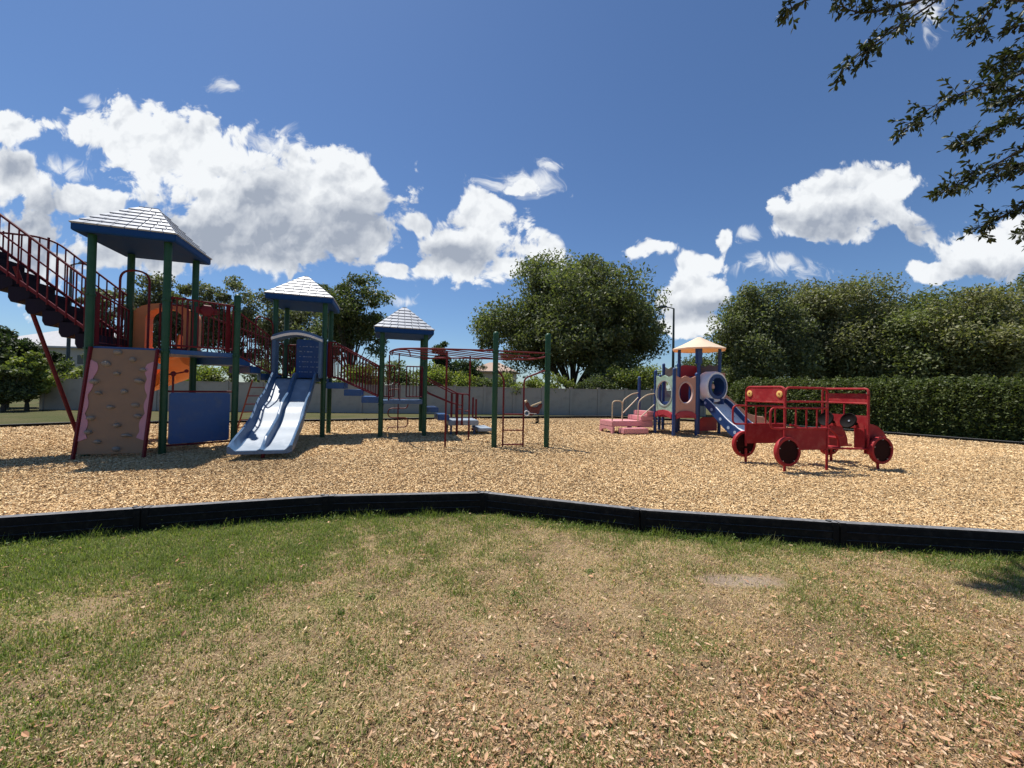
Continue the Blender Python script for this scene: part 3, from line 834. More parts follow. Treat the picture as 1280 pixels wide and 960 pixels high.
# ------------------------------------------------------------------ big play structure
E = Vector((.951, .309, 0)).normalized(); N_ = Vector((-E.y, E.x, 0)); Z = Vector((0, 0, 1))
def fr(o):
    o = Vector((*o, M))
    return lambda a, b, z: o + E * a + N_ * b + Z * z
T1 = fr((-7.85, 7.12)); T2 = fr((-6.09, 9.84)); T3 = fr((-3.6, 10.6))
S1, S2, S3 = 1.15, 1.15, 1.18
D1, D2, D3 = 2.05, 1.58, 1.02

def post(p, h, root, mat, r=.062, dome=False, collars=()):
    b = MB(); p = Vector((p.x, p.y, M))
    prof = [(r, -.3), (r, h)] if not dome else [(r, -.3), (r, h - .05), (r * 1.06, h - .048), (r * 1.06, h - .02), (r * .85, h + .015), (r * .45, h + .035), (r * .1, h + .04)]
    b.lathe(p, prof, 16)
    o = b.build('post', mat, root)
    for z in collars:
        c = MB(); c.lathe(p + Z * z, [(r + .002, -.022), (r + .014, -.018), (r + .014, .018), (r + .002, .022)], 14)
        c.box(p + Z * z - N_ * (r + .022), .035, .03, .03)
        c.build('clamp', mat, o)
    return o

def railing(p0, p1, n, root, lo=(.08, .08), hi=(.95, .95), r=.019, rs=.0125, ends=True, flat=0.0, mat=RED):
    """p0, p1 deck-level points; lo/hi heights of the bottom and top rail above them"""
    b = MB()
    a0, a1, c0, c1 = p0 + Z * lo[0], p1 + Z * lo[1], p0 + Z * hi[0], p1 + Z * hi[1]
    def pt(t, A, B):
        if flat and t < flat: return Vector(((A.x + (B.x - A.x) * t), A.y + (B.y - A.y) * t, A.z))
        q = A.lerp(B, t)
        if flat: q.z = A.z + (B.z - A.z) * (t - flat) / (1 - flat)
        return q
    ts = [0, flat, 1] if flat else [0, 1]
    b.tube([pt(t, c0, c1) for t in ts], r, 8); b.tube([pt(t, a0, a1) for t in ts], r, 8)
    for k in range(n):
        t = (k + (0 if ends else 1)) / ((n - 1) if ends else (n + 1))
        b.tube([pt(t, a0, a1), pt(t, c0, c1)], rs if 0 < k < n - 1 or not ends else r, 6)
    return b.build('railing', mat, root)

def shingle_roof(T, s, z0, zapex, root, ridge=0.0, mat=BLUE, hs_extra=.2):
    h = s / 2 + hs_extra; cx = s / 2
    b = MB()
    fas = .15
    # fascia ring with a shallow dished underside
    rings = [[T(cx + a * k, cx + c * k, z) for a, c in ((-h, -h), (h, -h), (h, h), (-h, h))] for k, z in ((.5, z0 + .1), (.96, z0), (1, z0 + .02), (1.0, z0 + fas), (.97, z0 + fas + .02))]
    b.loft(rings)
    roof = b.build('roof', ROOFBLUE, root, .008)
    sh = MB()
    z1 = z0 + fas + .0
    top = .06
    cs = [(-h, -h), (h, -h), (h, h), (-h, h)]
    tp = [(-top - ridge, -top), (top + ridge, -top), (top + ridge, top), (-top - ridge, top)]
    base = [T(cx + a, cx + c, z1) for a, c in cs]; apex = [T(cx + a, cx + c, zapex) for a, c in tp]
    # solid body under the tiles
    sh.hexa([p.lerp(q, .0) - Z * .01 for p, q in zip(base, apex)] + [q - Z * .01 for q in apex])
    courses = 7
    for f in range(4):
        A, B, C, Dd = base[f], base[(f + 1) % 4], apex[(f + 1) % 4], apex[f]
        nrm = (B - A).cross(Dd - A).normalized()
        if nrm.z < 0: nrm = -nrm
        for k in range(courses):
            t0, t1 = k / courses - .02, (k + 1) / courses
            t0 = max(t0, -.015)
            l0, r0, l1, r1 = A.lerp(Dd, t0), B.lerp(C, t0), A.lerp(Dd, t1), B.lerp(C, t1)
            w = (r0 - l0).length
            nt = max(1, round(w / .2)); offs = .5 / nt if k % 2 else 0
            xs = sorted({0.0, 1.0} | {(i / nt + offs) for i in range(nt + 1) if 0.03 < i / nt + offs < .97})
            for u0, u1 in zip(xs[:-1], xs[1:]):
                g = .008 / w
                v0, v1 = u0 + (g if u0 > 0 else 0), u1 - (g if u1 < 1 else 0)
                P = [l0.lerp(r0, v0), l0.lerp(r0, v1), l1.lerp(r1, v1), l1.lerp(r1, v0)]
                sh.hexa([p - nrm * .004 for p in P] + [P[0] + nrm * .026, P[1] + nrm * .026, P[2] + nrm * .006, P[3] + nrm * .006])
    sh.hexa([q - Z * .02 for q in apex] + [q + Z * .022 for q in apex])
    sh.build('shingles', SHINGLE, roof)
    return roof

def deck(poly, z, root, mat=DECK, t=.09):
    b = MB(); b.prism([(p.x, p.y) for p in poly], (0, 0, M + z - t), (1, 0, 0), (0, 1, 0), Z, t)
    return b.build('deck', mat, root, .008)

def make_play_structure():
    root = empty('play_structure', T2(0, 0, 0), 'large red, green and blue climbing structure with three roofed towers and a double slide', 'playground')
    P5 = T1(S1 + .996, S1 / 2, 0) - Z * 0
    # ---- tower posts
    for T, s, h in ((T1, S1, 4.12), (T2, S2, 3.57), (T3, S3, 2.89)):
        dz = {4.12: D1, 3.57: D2, 2.89: D3}[h]
        for a, c in ((0, 0), (s, 0), (s, s), (0, s)):
            post(T(a, c, 0), h, root, GREEN, collars=(dz - .05, dz + .95) if h > 3 else (dz - .12, dz + .95, 1.62 if False else dz + 1.3))
    post(P5, 3.3, root, GREEN, dome=True, collars=(D1 - .05, D1 + .93))
    shingle_roof(T1, S1, 4.1, 4.93, root, ridge=.1)
    shingle_roof(T2, S2, 3.55, 4.36, root)
    shingle_roof(T3, S3, 2.87, 3.72, root)
    deck([T1(0, 0, 0), T1(S1, 0, 0), T1(S1, S1, 0), T1(0, S1, 0)], D1, root, BLUE)
    deck([T1(S1 + .003, 0, 0), P5, T1(S1 + .003, S1, 0)], D1, root, BLUE)
    deck([T2(0, 0, 0), T2(S2, 0, 0), T2(S2, S2, 0), T2(0, S2, 0)], D2, root, BLUE)
    deck([T3(0, 0, 0), T3(S3, 0, 0), T3(S3, S3, 0), T3(0, S3, 0)], D3, root, SLIDEBLUE, .1)
    # ---- long stair rising to the left
    st = MB(); slope = .84
    for side in (.08, 1.07):
        st.bar(T1(-.03, side, D1 + .26), T1(-2.6, side, D1 + .26 + 2.57 * slope), .045, .05)
    stair = st.build('stair', RED, root, .006)
    tread = MB()
    for k in range(11):
        a = -.12 - .235 * k; z = D1 + .2 + .197 * k
        # tread with a rounded scalloped riser hanging under it
        prof = [(a + .15, z + .03), (a - .15, z + .03), (a - .15, z - .17), (a - .11, z - .25), (a - .02, z - .25), (a + .06, z - .2), (a + .15, z - .15)]
        tread = MB()
        tread.prism([(x, zz) for x, zz in prof], T1(0, .11, 0), E, Z, N_, .93)
        tread.build('tread', PURPLE, stair, .006)
    for side in (.05, 1.1):
        b = MB()
        f = lambda a, h: T1(a, side, D1 + .3 - a * slope + h)
        top = [f(-.06, .86), f(-1.5, .86), f(-2.6, .86)]
        if side > 1: top = rounded([f(-.02, .86), f(-1.18, .86), T1(-1.5, side, D1 + .3 + 1.28 * slope + .86), T1(-2.6, side, D1 + .3 + 1.28 * slope + .86)], .15)
        b.tube(top, .02, 8)
        b.tube([f(-.06, .55 if side < 1 else .58), f(-2.6, .55 if side < 1 else .58)], .015, 6)
        for k in range(19):
            a = -.1 - .135 * k
            hh = .86 if side < 1 else min(.86, .86 - max(0, (-a - 1.28)) * slope)
            b.tube([f(a, -.12), f(a, max(.3, hh))], .0125 if k % 9 else .02, 6)
        b.build('railing', RED, root)
    b = MB(); b.tube([(-8.5, 7.75, M - .2), (-8.93, 6.86, M + 3.42)], .032, 10); b.build('prop', RED, root)
    b = MB(); b.tube([T1(-2.45, .1, -.2), T1(-2.45, .1, 4.1)], .062, 12); b.tube([T1(-2.45, 1.05, -.2), T1(-2.45, 1.05, 4.1)], .062, 12); b.build('stair_post', GREEN, root)
    # ---- railings of the tall tower
    railing(T1(.02, .06, D1), T1(.02, S1 - .08, D1), 10, root, hi=(1.02, .86))
    b = MB(); b.bar(T1(.04, .1, D1 + .03), T1(.04, .1, D1 + 1.02), .09, .035); b.build('entry_panel', RED, root, .004)
    b = MB(); b.tube(rounded([T1(.1, .62, D1), T1(.1, .62, D1 + 1.62), T1(.56, .66, D1 + 1.62), T1(.56, .66, D1)], .24, 8), .02, 8); b.build('arch', RED, root)
    railing(T1(.6, S1 - .16, D1), T1(S1 - .06, S1 - .16, D1), 6, root, hi=(1.03, 1.03))
    FRp = T1(S1, 0, D1); P5d = Vector((P5.x, P5.y, M + D1))
    dd = (P5d - FRp).normalized(); dn = Vector((dd.y, -dd.x, 0))
    railing(FRp + dd * .07, P5d - dd * .07, 13, root, hi=(1.02, 1.02))
    b = MB(); q = FRp + dd * .62 + Z * .84 + dn * .05
    b.lathe(q, [(.02, -.04), (.11, -.035), (.13, 0), (.11, .03), (.05, .04)], 6, axis=dn)
    wh = b.build('play_wheel', RED, root)
    b = MB(); b.bar(FRp + dd * .45 + Z * .84 + dn * .0, FRp + dd * .8 + Z * .84, .05, .12); b.build('wheel_bracket', RED, wh)
    b = MB(); b.bar(P5d - dd * .16 + Z * .02, P5d - dd * .16 + Z * 1.0, .1, .03); b.build('entry_panel', RED, root, .004)
    # ---- blue play panel under the corner deck
    b = MB(); o = FRp - Z * D1
    b.prism([(.11, .19), (1.03, .19), (1.06, .22), (1.06, 1.17), (1.03, 1.2), (.11, 1.2), (.08, 1.17), (.08, .22)], o + dn * -.012, dd, Z, dn, .03)
    pn = b.build('play_panel', BLUE, root, .006)
    for h in (1.225, .165):
        b = MB(); b.tube([o + dd * .03 + Z * h, o + dd * 1.12 + Z * h], .018, 8); b.build('panel_rail', RED, pn)
    b = MB(); q = o + dd * .13
    b.tube([q + Z * 1.2, q + Z * 1.62], .018, 8); b.tube([q + Z * 1.55 - dd * .1, q + Z * 1.58 + dd * .05, q + Z * 1.63 + dd * .22], .016, 6)
    b.lathe(q + Z * 1.52, [(.02, 0), (.045, .03), (.045, .07), (.02, .1)], 8)
    b.lathe(q + Z * 1.6 + dd * .2, [(.02, 0), (.035, .02), (.035, .05), (.01, .07)], 8)
    b.build('pointer', RED, pn)
    # ---- climbing wall on the front of the tall tower
    TL, TR, BL, BR = T1(.1, -.075, D1 - .04), T1(1.04, -.075, D1 - .04), T1(.1, -.4, .1), T1(1.04, -.4, .1)
    nrm = (TR - TL).cross(TL - BL).normalized()
    if nrm.y > 0: nrm = -nrm
    def cw(s, t, k=0.0): return TL.lerp(TR, s).lerp(BL.lerp(BR, s), t) + nrm * k
    b = MB(); b.hexa([cw(0, 0, -.03), cw(1, 0, -.03), cw(1, 1, -.03), cw(0, 1, -.03), cw(0, 0), cw(1, 0), cw(1, 1), cw(0, 1)])
    wall = b.build('climbing_wall', BROWN, root, .005)
    for side in (0, 1):
        outer = 0.004 if side == 0 else .996
        poly = [(outer, .12)]
        for k in range(31):
            t = .12 + .76 * k / 30
            w = (.055 + .045 * abs(math.sin(math.pi * 4.5 * (t - .12) / .76))) + .03 * math.sin(9 * t)
            if k in (0, 30): w = .02
            poly.append((outer + (w if side == 0 else -w), t))
        poly.append((outer, .88))
        n = len(poly)
        b = MB(); b.add([cw(s, t, .002) for s, t in poly] + [cw(s, t, .012) for s, t in poly], [tuple(range(n)), tuple(range(2 * n - 1, n - 1, -1))] + [(i, (i + 1) % n, n + (i + 1) % n, n + i) for i in range(n)])
        b.build('trim', PINK, wall)
        x = -.03 if side == 0 else 1.03
        b = MB(); b.bar(cw(x, -.01, .005), cw(x, 1.045, .005), .045, .05); b.build('side_rail', RED, wall, .006)
    b = MB(); b.bar(cw(.06, .965, -.07), cw(.2, .965, -.07), .1, .1); b.bar(cw(0, .8, -.06), cw(1, .8, -.06), .05, .05); b.build('back_brace', BLACKP, wall)
    holds = [(322, 205), (410, 248), (258, 277), (470, 312), (322, 338), (447, 382), (197, 390), (222, 457), (362, 447), (287, 542), (428, 530), (447, 597), (185, 608), (328, 652), (170, 690), (385, 712), (222, 746), (328, 790)]
    for i, (hx, hy) in enumerate(holds):
        t = (hy - 180) / 635; lx, rx = 180 - 75 * t, 540 - 65 * t; s = (hx - lx) / (rx - lx)
        c = cw(s, t, 0); ux, uy = (TR - TL).normalized(), (BL - TL).normalized()
        r_ = random.Random(i); wx, wy, dp = r_.uniform(.045, .08), r_.uniform(.028, .048), r_.uniform(.05, .085)
        b = MB(); rings = []
        ph = [r_.uniform(.8, 1.2) for _ in range(9)]
        for k, dz in ((1, 0.0), (.95, .35), (.75, .8), (.4, 1.0)):
            rings.append([c + ux * (math.cos(6.283 * j / 9) * wx * k * ph[j]) + uy * (math.sin(6.283 * j / 9) * wy * k * ph[j] - dz * .012) + nrm * (dz * dp) for j in range(9)])
        b.loft(rings)
        b.build('handhold', ROCK, wall, smooth=50)
    # ---- orange hood and spiral slide behind the tall tower
    def arch(w, h, n=12, pw=.16):
        pts = [(-w, 0), (-w, h * .75)]
        for k in range(n + 1):
            a = math.pi - math.pi * k / n
            pts.append((math.cos(a) * w * .999, h * .75 + math.sin(a) * h * .25))
        return pts + [(w, h * .75), (w, 0)]
    b = MB(); b.frame(arch(.56, 1.1), arch(.34, 1.0), T1(.6, S1 + .02, D1 - .02), E, Z, N_, .3)
    hood = b.build('slide_hood', SALMON, root, smooth=40)
    b = MB(); rings = []
    n = 46
    ctr = (-.06, 1.98); R0 = .56
    for k in range(n + 1):
        t = k / n
        if t < .12:
            q = t / .12; a0, b0 = .5 - .05 * q, 1.32 + .4 * q; ang = R(-25) * 1
            tang = Vector((.25, 1)).normalized()
        else:
            q = (t - .12) / .88; ang = R(-25 + 315 * q); a0, b0 = ctr[0] + R0 * math.cos(ang), ctr[1] + R0 * math.sin(ang)
            tang = Vector((-math.sin(ang), math.cos(ang)))
        if t < .12: rad = Vector((tang.y, -tang.x))
        else: rad = Vector((math.cos(ang), math.sin(ang)))
        z = D1 - .08 - 1.68 * max(0, t - .06) / .94
        wl = .5 if t < .8 else .5 - .3 * (t - .8) / .2
        prof = [(-.3, .22), (-.27, .22), (-.22, .03), (.05, .0), (.25, .08), (.33, wl), (.36, wl), (.29, .02), (.05, -.05), (-.25, -.02)]
        rings.append([T1(a0 + rad.x * w, b0 + rad.y * w, z + h) for w, h in prof])
    b.loft(rings)
    b.build('spiral_slide', ORANGE, root, smooth=50)
    b = MB(); b.tube([T1(ctr[0], ctr[1], -.2), T1(ctr[0], ctr[1], 1.9)], .045, 10); b.build('slide_post', GREEN, root)
    # ---- steps from the corner deck down to the second tower
    def steps(pa, pb, qa, qb, z0, z1, n, name, mat, thick=.15):
        """pa-pb upper edge, qa-qb lower edge"""
        s = None
        for k in range(n):
            t0, t1 = k / n, (k + 1) / n
            z = z0 + (z1 - z0) * (k + .5) / n
            A, B, C, Dq = pa.lerp(qa, t0), pb.lerp(qb, t0), pb.lerp(qb, t1), pa.lerp(qa, t1)
            zz = lambda p, h: Vector((p.x, p.y, M + h))
            b = MB(); b.hexa([zz(A, z - thick), zz(Dq, z - thick), zz(C, z - thick), zz(B, z - thick), zz(A, z), zz(Dq, z), zz(C, z), zz(B, z)])
            if s is None: s = b.build(name, mat, root, .012)
            else: b.build('step', mat, s, .012)
        return s
    steps(P5 + (T2(0, 0, 0) - P5).normalized() * .08, T1(S1, S1 + .08, 0), T2(-.08, .0, 0), T2(-.08, S2, 0), D1, D2, 3, 'stair', BLUE, .16)
    railing(P5d + Vector((0, .08, -.04)), T2(-.07, .03, D2 + .05), 10, root, hi=(.93, .95), lo=(.0, .04))
    railing(T1(S1, S1 + .1, D1), T2(-.06, S2 - .02, D2), 10, root)
    q0, q1 = P5.lerp(T2(0, 0, 0), .45), P5.lerp(T2(0, 0, 0), .93)
    b = MB(); b.tube(rounded([Vector((q0.x, q0.y, M + D2 + .25)), Vector((q0.x, q0.y, M + 3.02)), Vector((q1.x, q1.y, M + 3.0)), Vector((q1.x, q1.y, M + D2 + .2))], .2, 7), .018, 8); b.build('arch', RED, root)
    # leaning ladder climber
    b = MB(); lt = [Vector((-6.95, 10.3, M + 1.5)), Vector((-6.72, 10.62, M + 1.5))]; lb = [Vector((-8.25, 11.55, M - .1)), Vector((-8.05, 11.9, M - .1))]
    for a, c in zip(lt, lb): b.tube([a, c], .02, 8)
    for k in range(6):
        t = .12 + .15 * k; b.tube([lt[0].lerp(lb[0], t), lt[1].lerp(lb[1], t)], .016, 6)
    b.build('ladder', RED, root)
    # ---- double slide
    key = [(0, 1.585), (.22, 1.565), (.42, 1.47), (.8, 1.2), (1.05, 1.02), (1.28, .945), (1.5, .87), (1.72, .68), (1.93, .515), (2.15, .445), (2.45, .32), (2.75, .225), (3.0, .19), (3.12, .185)]
    def bed(s):
        for (a, za), (c, zc) in zip(key[:-1], key[1:]):
            if s <= c:
                return za + (zc - za) * (s - a) / (c - a)
        return key[-1][1]
    b = MB(); rings = []; K = 60
    zs = [bed(3.12 * i / K) for i in range(K + 1)]
    zs = [sum(zs[max(0, i - 2):i + 3]) / len(zs[max(0, i - 2):i + 3]) for i in range(K + 1)]
    for i in range(K + 1):
        s = 3.12 * i / K; z = zs[i]
        wl = .2 if s > .35 else .1 + .1 * s / .35
        if s > 2.6: wl = .2 - .12 * ((s - 2.6) / .52) ** 2
        ce = wl * .9 if s < 2.75 else wl * .9 * max(.25, 1 - (s - 2.75) / .37)
        fl = .03 * max(0, (s - 2.2) / .9)
        prof = [(-.56 - fl, -.03), (-.565 - fl, wl), (-.545 - fl, wl + .012), (-.515 - fl, wl), (-.475, .02), (-.44, 0), (-.07, 0), (-.045, .02), (-.03, ce), (0, ce + .012), (.03, ce), (.045, .02), (.07, 0), (.44, 0), (.475, .02), (.515 + fl, wl), (.545 + fl, wl + .012), (.565 + fl, wl), (.56 + fl, -.03), (.5, -.06), (-.5, -.06)]
        rings.append([T2(S2 / 2 - .045 + .05 * s / 3.12 + w * .87, -.03 - s, z + h) for w, h in prof])
    b.loft(rings)
    sl = b.build('double_slide', SLIDEBLUE, root, smooth=40)
    for w0, w1 in ((-.455, -.055), (.055, .455)):
        b = MB(); rings = []
        for i in range(3, K + 1):
            q = 3.12 * i / K - (.03 if i == K else 0)
            rings.append([T2(S2 / 2 - .045 + .05 * q / 3.12 + w * .87, -.03 - q, zs[i] + h) for w, h in ((w0 - .005, .006), (w0 + .02, .006), (w1 - .02, .006), (w1 + .005, .006), (w1, -.01), (w0, -.01))])
        b.loft(rings); b.build('slide_bed', BED, sl, smooth=40)
    for q, h in ((-2.95, .14), (-1.6, .7)):
        b = MB(); b.tube([T2(S2 / 2, q, -.2), T2(S2 / 2, q, h)], .035, 10); b.build('support_leg', RED, sl)
    # hood over the slide entrance
    def hoodp(w, h, rise, n=10):
        return [(-w, 0), (-w, h - .06)] + [(-w + 2 * w * k / n, h + rise * math.sin(math.pi * k / n)) for k in range(n + 1)] + [(w, h - .06), (w, 0)]
    b = MB(); b.frame(hoodp(.565, 1.06, .15), hoodp(.485, .93, .14), T2(S2 / 2, .03, D2 + .0), E, Z, -N_, .34)
    hd = b.build('slide_hood', SLIDEBLUE, root, .012, smooth=40)
    b = MB(); b.loft([[T2(S2 / 2 + w, -.315 - dy, D2 + zz + .15 * math.cos(w / .575 * math.pi / 2)) for zz, dy in ((.93, 0), (.93, .03), (.985, .06), (1.0, .0))] for w in [(-.575 + 1.15 * k / 14) for k in range(15)]])
    b.build('sunlit_hood_rim', WHITEP, hd, smooth=40)  # white stands in for sun glare on the hood's front lip
    # activity board with faded rows of writing
    b = MB(); b.prism([(.28, 1.6), (1.09, 1.6), (1.09, 2.66), (1.05, 2.7), (.32, 2.7), (.28, 2.66)], T2(0, S2 - .07, 0), E, Z, -N_, .025)
    bd = b.build('activity_board', BLUE, root, .004)
    tx = MB(); r_ = random.Random(3)
    for row in range(6):
        a = .36; zz = 2.5 - .145 * row
        while a < 1.0:
            w = r_.choice((.02, .03, .045, .06))
            if r_.random() < .78: tx.box(T2(a + w / 2, S2 - .0965, zz), w, .004, r_.uniform(.016, .03), math.atan2(E.y, E.x))
            a += w + r_.choice((.012, .02, .05))
    tx.build('lettering', pm('faded_lettering', (.32, .38, .45), .6), bd)
    railing(T2(.06, S2 - .03, D2), T2(.26, S2 - .03, D2), 4, root)
    # ---- red railed steps from tower two to tower three
    steps(T2(S2 + .06, .02, 0), T2(S2 + .06, S2 - .02, 0), T3(-.06, .0, 0), T3(-.06, S3, 0), D2, D3, 3, 'stair', BLUE, .17)
    railing(T2(S2 + .1, 0, D2), T3(-.08, -.0, D3), 17, root, hi=(.97, .95), lo=(.05, .1), flat=.14)
    railing(T2(S2 + .08, S2, D2), T3(-.08, S3, D3), 17, root, hi=(.97, .95), lo=(.05, .1), flat=.14)
    b = MB(); b.bar(T2(S2 + .13, 0, D2 + .02), T2(S2 + .13, 0, D2 + .97), .1, .03); b.build('entry_panel', RED, root, .004)
    # ---- tower three: back rails, poles, serpentine climber
    railing(T3(.05, S3 - .02, D3), T3(.36, S3 - .02, D3), 4, root, hi=(1.02, 1.02))
    railing(T3(.72, S3 - .02, D3), T3(S3 - .05, S3 - .02, D3), 5, root, hi=(1.02, 1.02))
    railing(T3(S3 - .02, .62, D3), T3(S3 - .02, S3 - .05, D3), 4, root, hi=(1.0, 1.0))
    b = MB(); cx, cy = .5, S3 + .3
    b.tube([T3(cx, cy, -.2), T3(cx, cy, 2.35), T3(cx, S3 + .02, 2.42)], .02, 8)
    snake = rounded([T3(cx + q, cy - .02, h) for q, h in ((-.3, -.05), (-.3, .13), (.3, .13), (.3, .43), (-.3, .43), (-.3, .72), (.3, .72), (.3, 1.02), (-.3, 1.02), (-.3, 1.32), (0, 1.32))], .14, 6)
    b.tube(snake, .017, 7)
    b.build('serpentine_climber', RED, root)
    b = MB(); b.tube([T3(.2, .04, D3), T3(.2, .04, 2.28)], .02, 8); b.build('pole', RED, root)
    b = MB(); b.tube(rounded([T3(.5, .05, D3), T3(.5, .05, D3 + .5), T3(.3, .05, D3 + .5), T3(.3, .05, D3 + .1)], .1), .012, 6); b.build('grab_bar', RED, root)
    # ---- low steps on the right of tower three
    for k, (a0, a1, z, th, m) in enumerate([(.08, .42, .82, .14, BLUE), (.4, .74, .6, .16, BLUE), (.72, 1.62, .44, .15, BED), (1.6, 2.05, .2, .1, BED)]):  # landing and low step: sheen put into their pale colour
        b = MB(); b.hexa([T3(S3 + x, y, h) for h in (z - th, z) for x, y in ((a0, .12), (a1, .12), (a1, S3 - .1), (a0, S3 - .1))])
        if k == 0: ls = b.build('low_stair', m, root, .02)
        else: b.build('step', m, ls, .02)
    b = MB()
    for x, y in ((.8, .2), (1.5, .2), (.8, S3 - .2), (1.5, S3 - .2)): b.tube([T3(S3 + x, y, -.2), T3(S3 + x, y, .3)], .03, 8)
    b.build('step_leg', DECK, ls)
    for y in (.08, S3 - .06):
        b = MB()
        b.tube(rounded([T3(S3 + .03, y, D3 + .75), T3(S3 + .12, y, D3 + .62), T3(S3 + .98, y, D3 + .2), T3(S3 + 1.3, y, D3 + .2), T3(S3 + 1.3, y, D3 - .3), T3(S3 + 1.18, y, D3 - .3)], .09), .018, 8)
        b.tube(rounded([T3(S3 + .03, y, D3 + .3), T3(S3 + .12, y, D3 + .22), T3(S3 + .95, y, D3 - .12), T3(S3 + 1.1, y, D3 - .12)], .06), .016, 8)
        b.tube([T3(S3 + .95, y, -.2), T3(S3 + .95, y, D3 + .2)], .034, 8); b.tube([T3(S3 + 1.1, y, .3), T3(S3 + 1.1, y, D3 + .2)], .03, 8)
        b.build('handrail', RED, root)
    b = MB(); b.tube([T3(S3 + 1.66, S3 + .0, -.2), T3(S3 + 1.66, S3 + .0, 1.1)], .03, 8); b.tube([T3(S3 + 1.72, S3 - .2, -.2), T3(S3 + 1.72, S3 - .2, 1.05)], .03, 8); b.build('stub_post', RED, root)
    # ---- curved overhead ladder
    zz = M + 2.27
    M1, M2 = Vector((-.4, 9.12, 0)), Vector((.85, 9.25, 0))
    near = catmull([T3(.22, .02, 0), Vector((-3.15, 9.9, 0)), Vector((-2.72, 9.15, 0)), Vector((-2.2, 8.95, 0)), Vector((-1.4, 8.98, 0)), M1], 7)
    far = catmull([T3(S3 - .06, .0, 0), Vector((-2.2, 10.55, 0)), Vector((-1.13, 10.26, 0)), Vector((-.1, 10.42, 0)), Vector((.5, 10.2, 0)), M2], 7)
    nz = lambda p: Vector((p.x, p.y, zz))
    b = MB(); b.tube([nz(p) + Z * .03 for p in near], .021, 8); b.tube([nz(p) - Z * .07 for p in far], .021, 8)
    ol = b.build('overhead_ladder', RED, root)
    for k in range(1, 9):
        t = k / 9
        p, q = near[min(len(near) - 1, int(t * (len(near) - 1)))], far[min(len(far) - 1, int(t * (len(far) - 1)))]
        b = MB(); b.tube([nz(p) + Z * .02, nz(q) - Z * .07], .013, 7); b.build('rung', RED, ol)
    b = MB(); b.tube([nz(M1) + Z * .03, nz(M2) - Z * .0], .019, 8); b.tube([nz(M1) - Z * .04 + Vector((0, .05, 0)), nz(Vector((.1, 9.6, 0))) - Z * .04, nz(Vector((.45, 10.0, 0)))], .018, 7); b.build('end_bar', RED, ol)
    b = MB(); b.tube(rounded([nz(T3(.26, .0, 0)), nz(T3(.3, -.1, .0)) + Z * .16, nz(T3(.72, -.1, 0)) + Z * .16, nz(T3(.76, 0, 0))], .12), .018, 7); b.build('end_hoop', RED, ol)
    for p, c in ((M1, (2.27, 1.78)), (M2, (2.27, 1.78))): post(p, 2.72, root, GREEN, .064, True, c)
    for p in (Vector((-1.53, 8.97, 0)), Vector((-1.13, 10.27, 0))):
        b = MB(); b.tube([Vector((p.x, p.y, M - .2)), Vector((p.x, p.y, zz - .01))], .022, 10); b.build('pole', RED, root)
    # end ladder between the two posts
    xa, xb = M1.lerp(M2, .165), M1.lerp(M2, .55)
    b = MB()
    for p, e, s_ in ((xa, M1, 0), (xb, M2, 0)):
        b.tube(rounded([Vector((p.x, p.y, M - .2)), Vector((p.x, p.y, M + 1.66)), Vector(e.lerp(p, .2).to_tuple()[:2] + (M + 1.84,)), Vector((e.x, e.y, M + 1.86))], .12), .021, 8)
    for z in (.08, .42, .8):
        b.tube([Vector((xa.x, xa.y, M + z)), Vector((xb.x, xb.y, M + z))], .016, 7)
    b.build('ladder', RED, root)

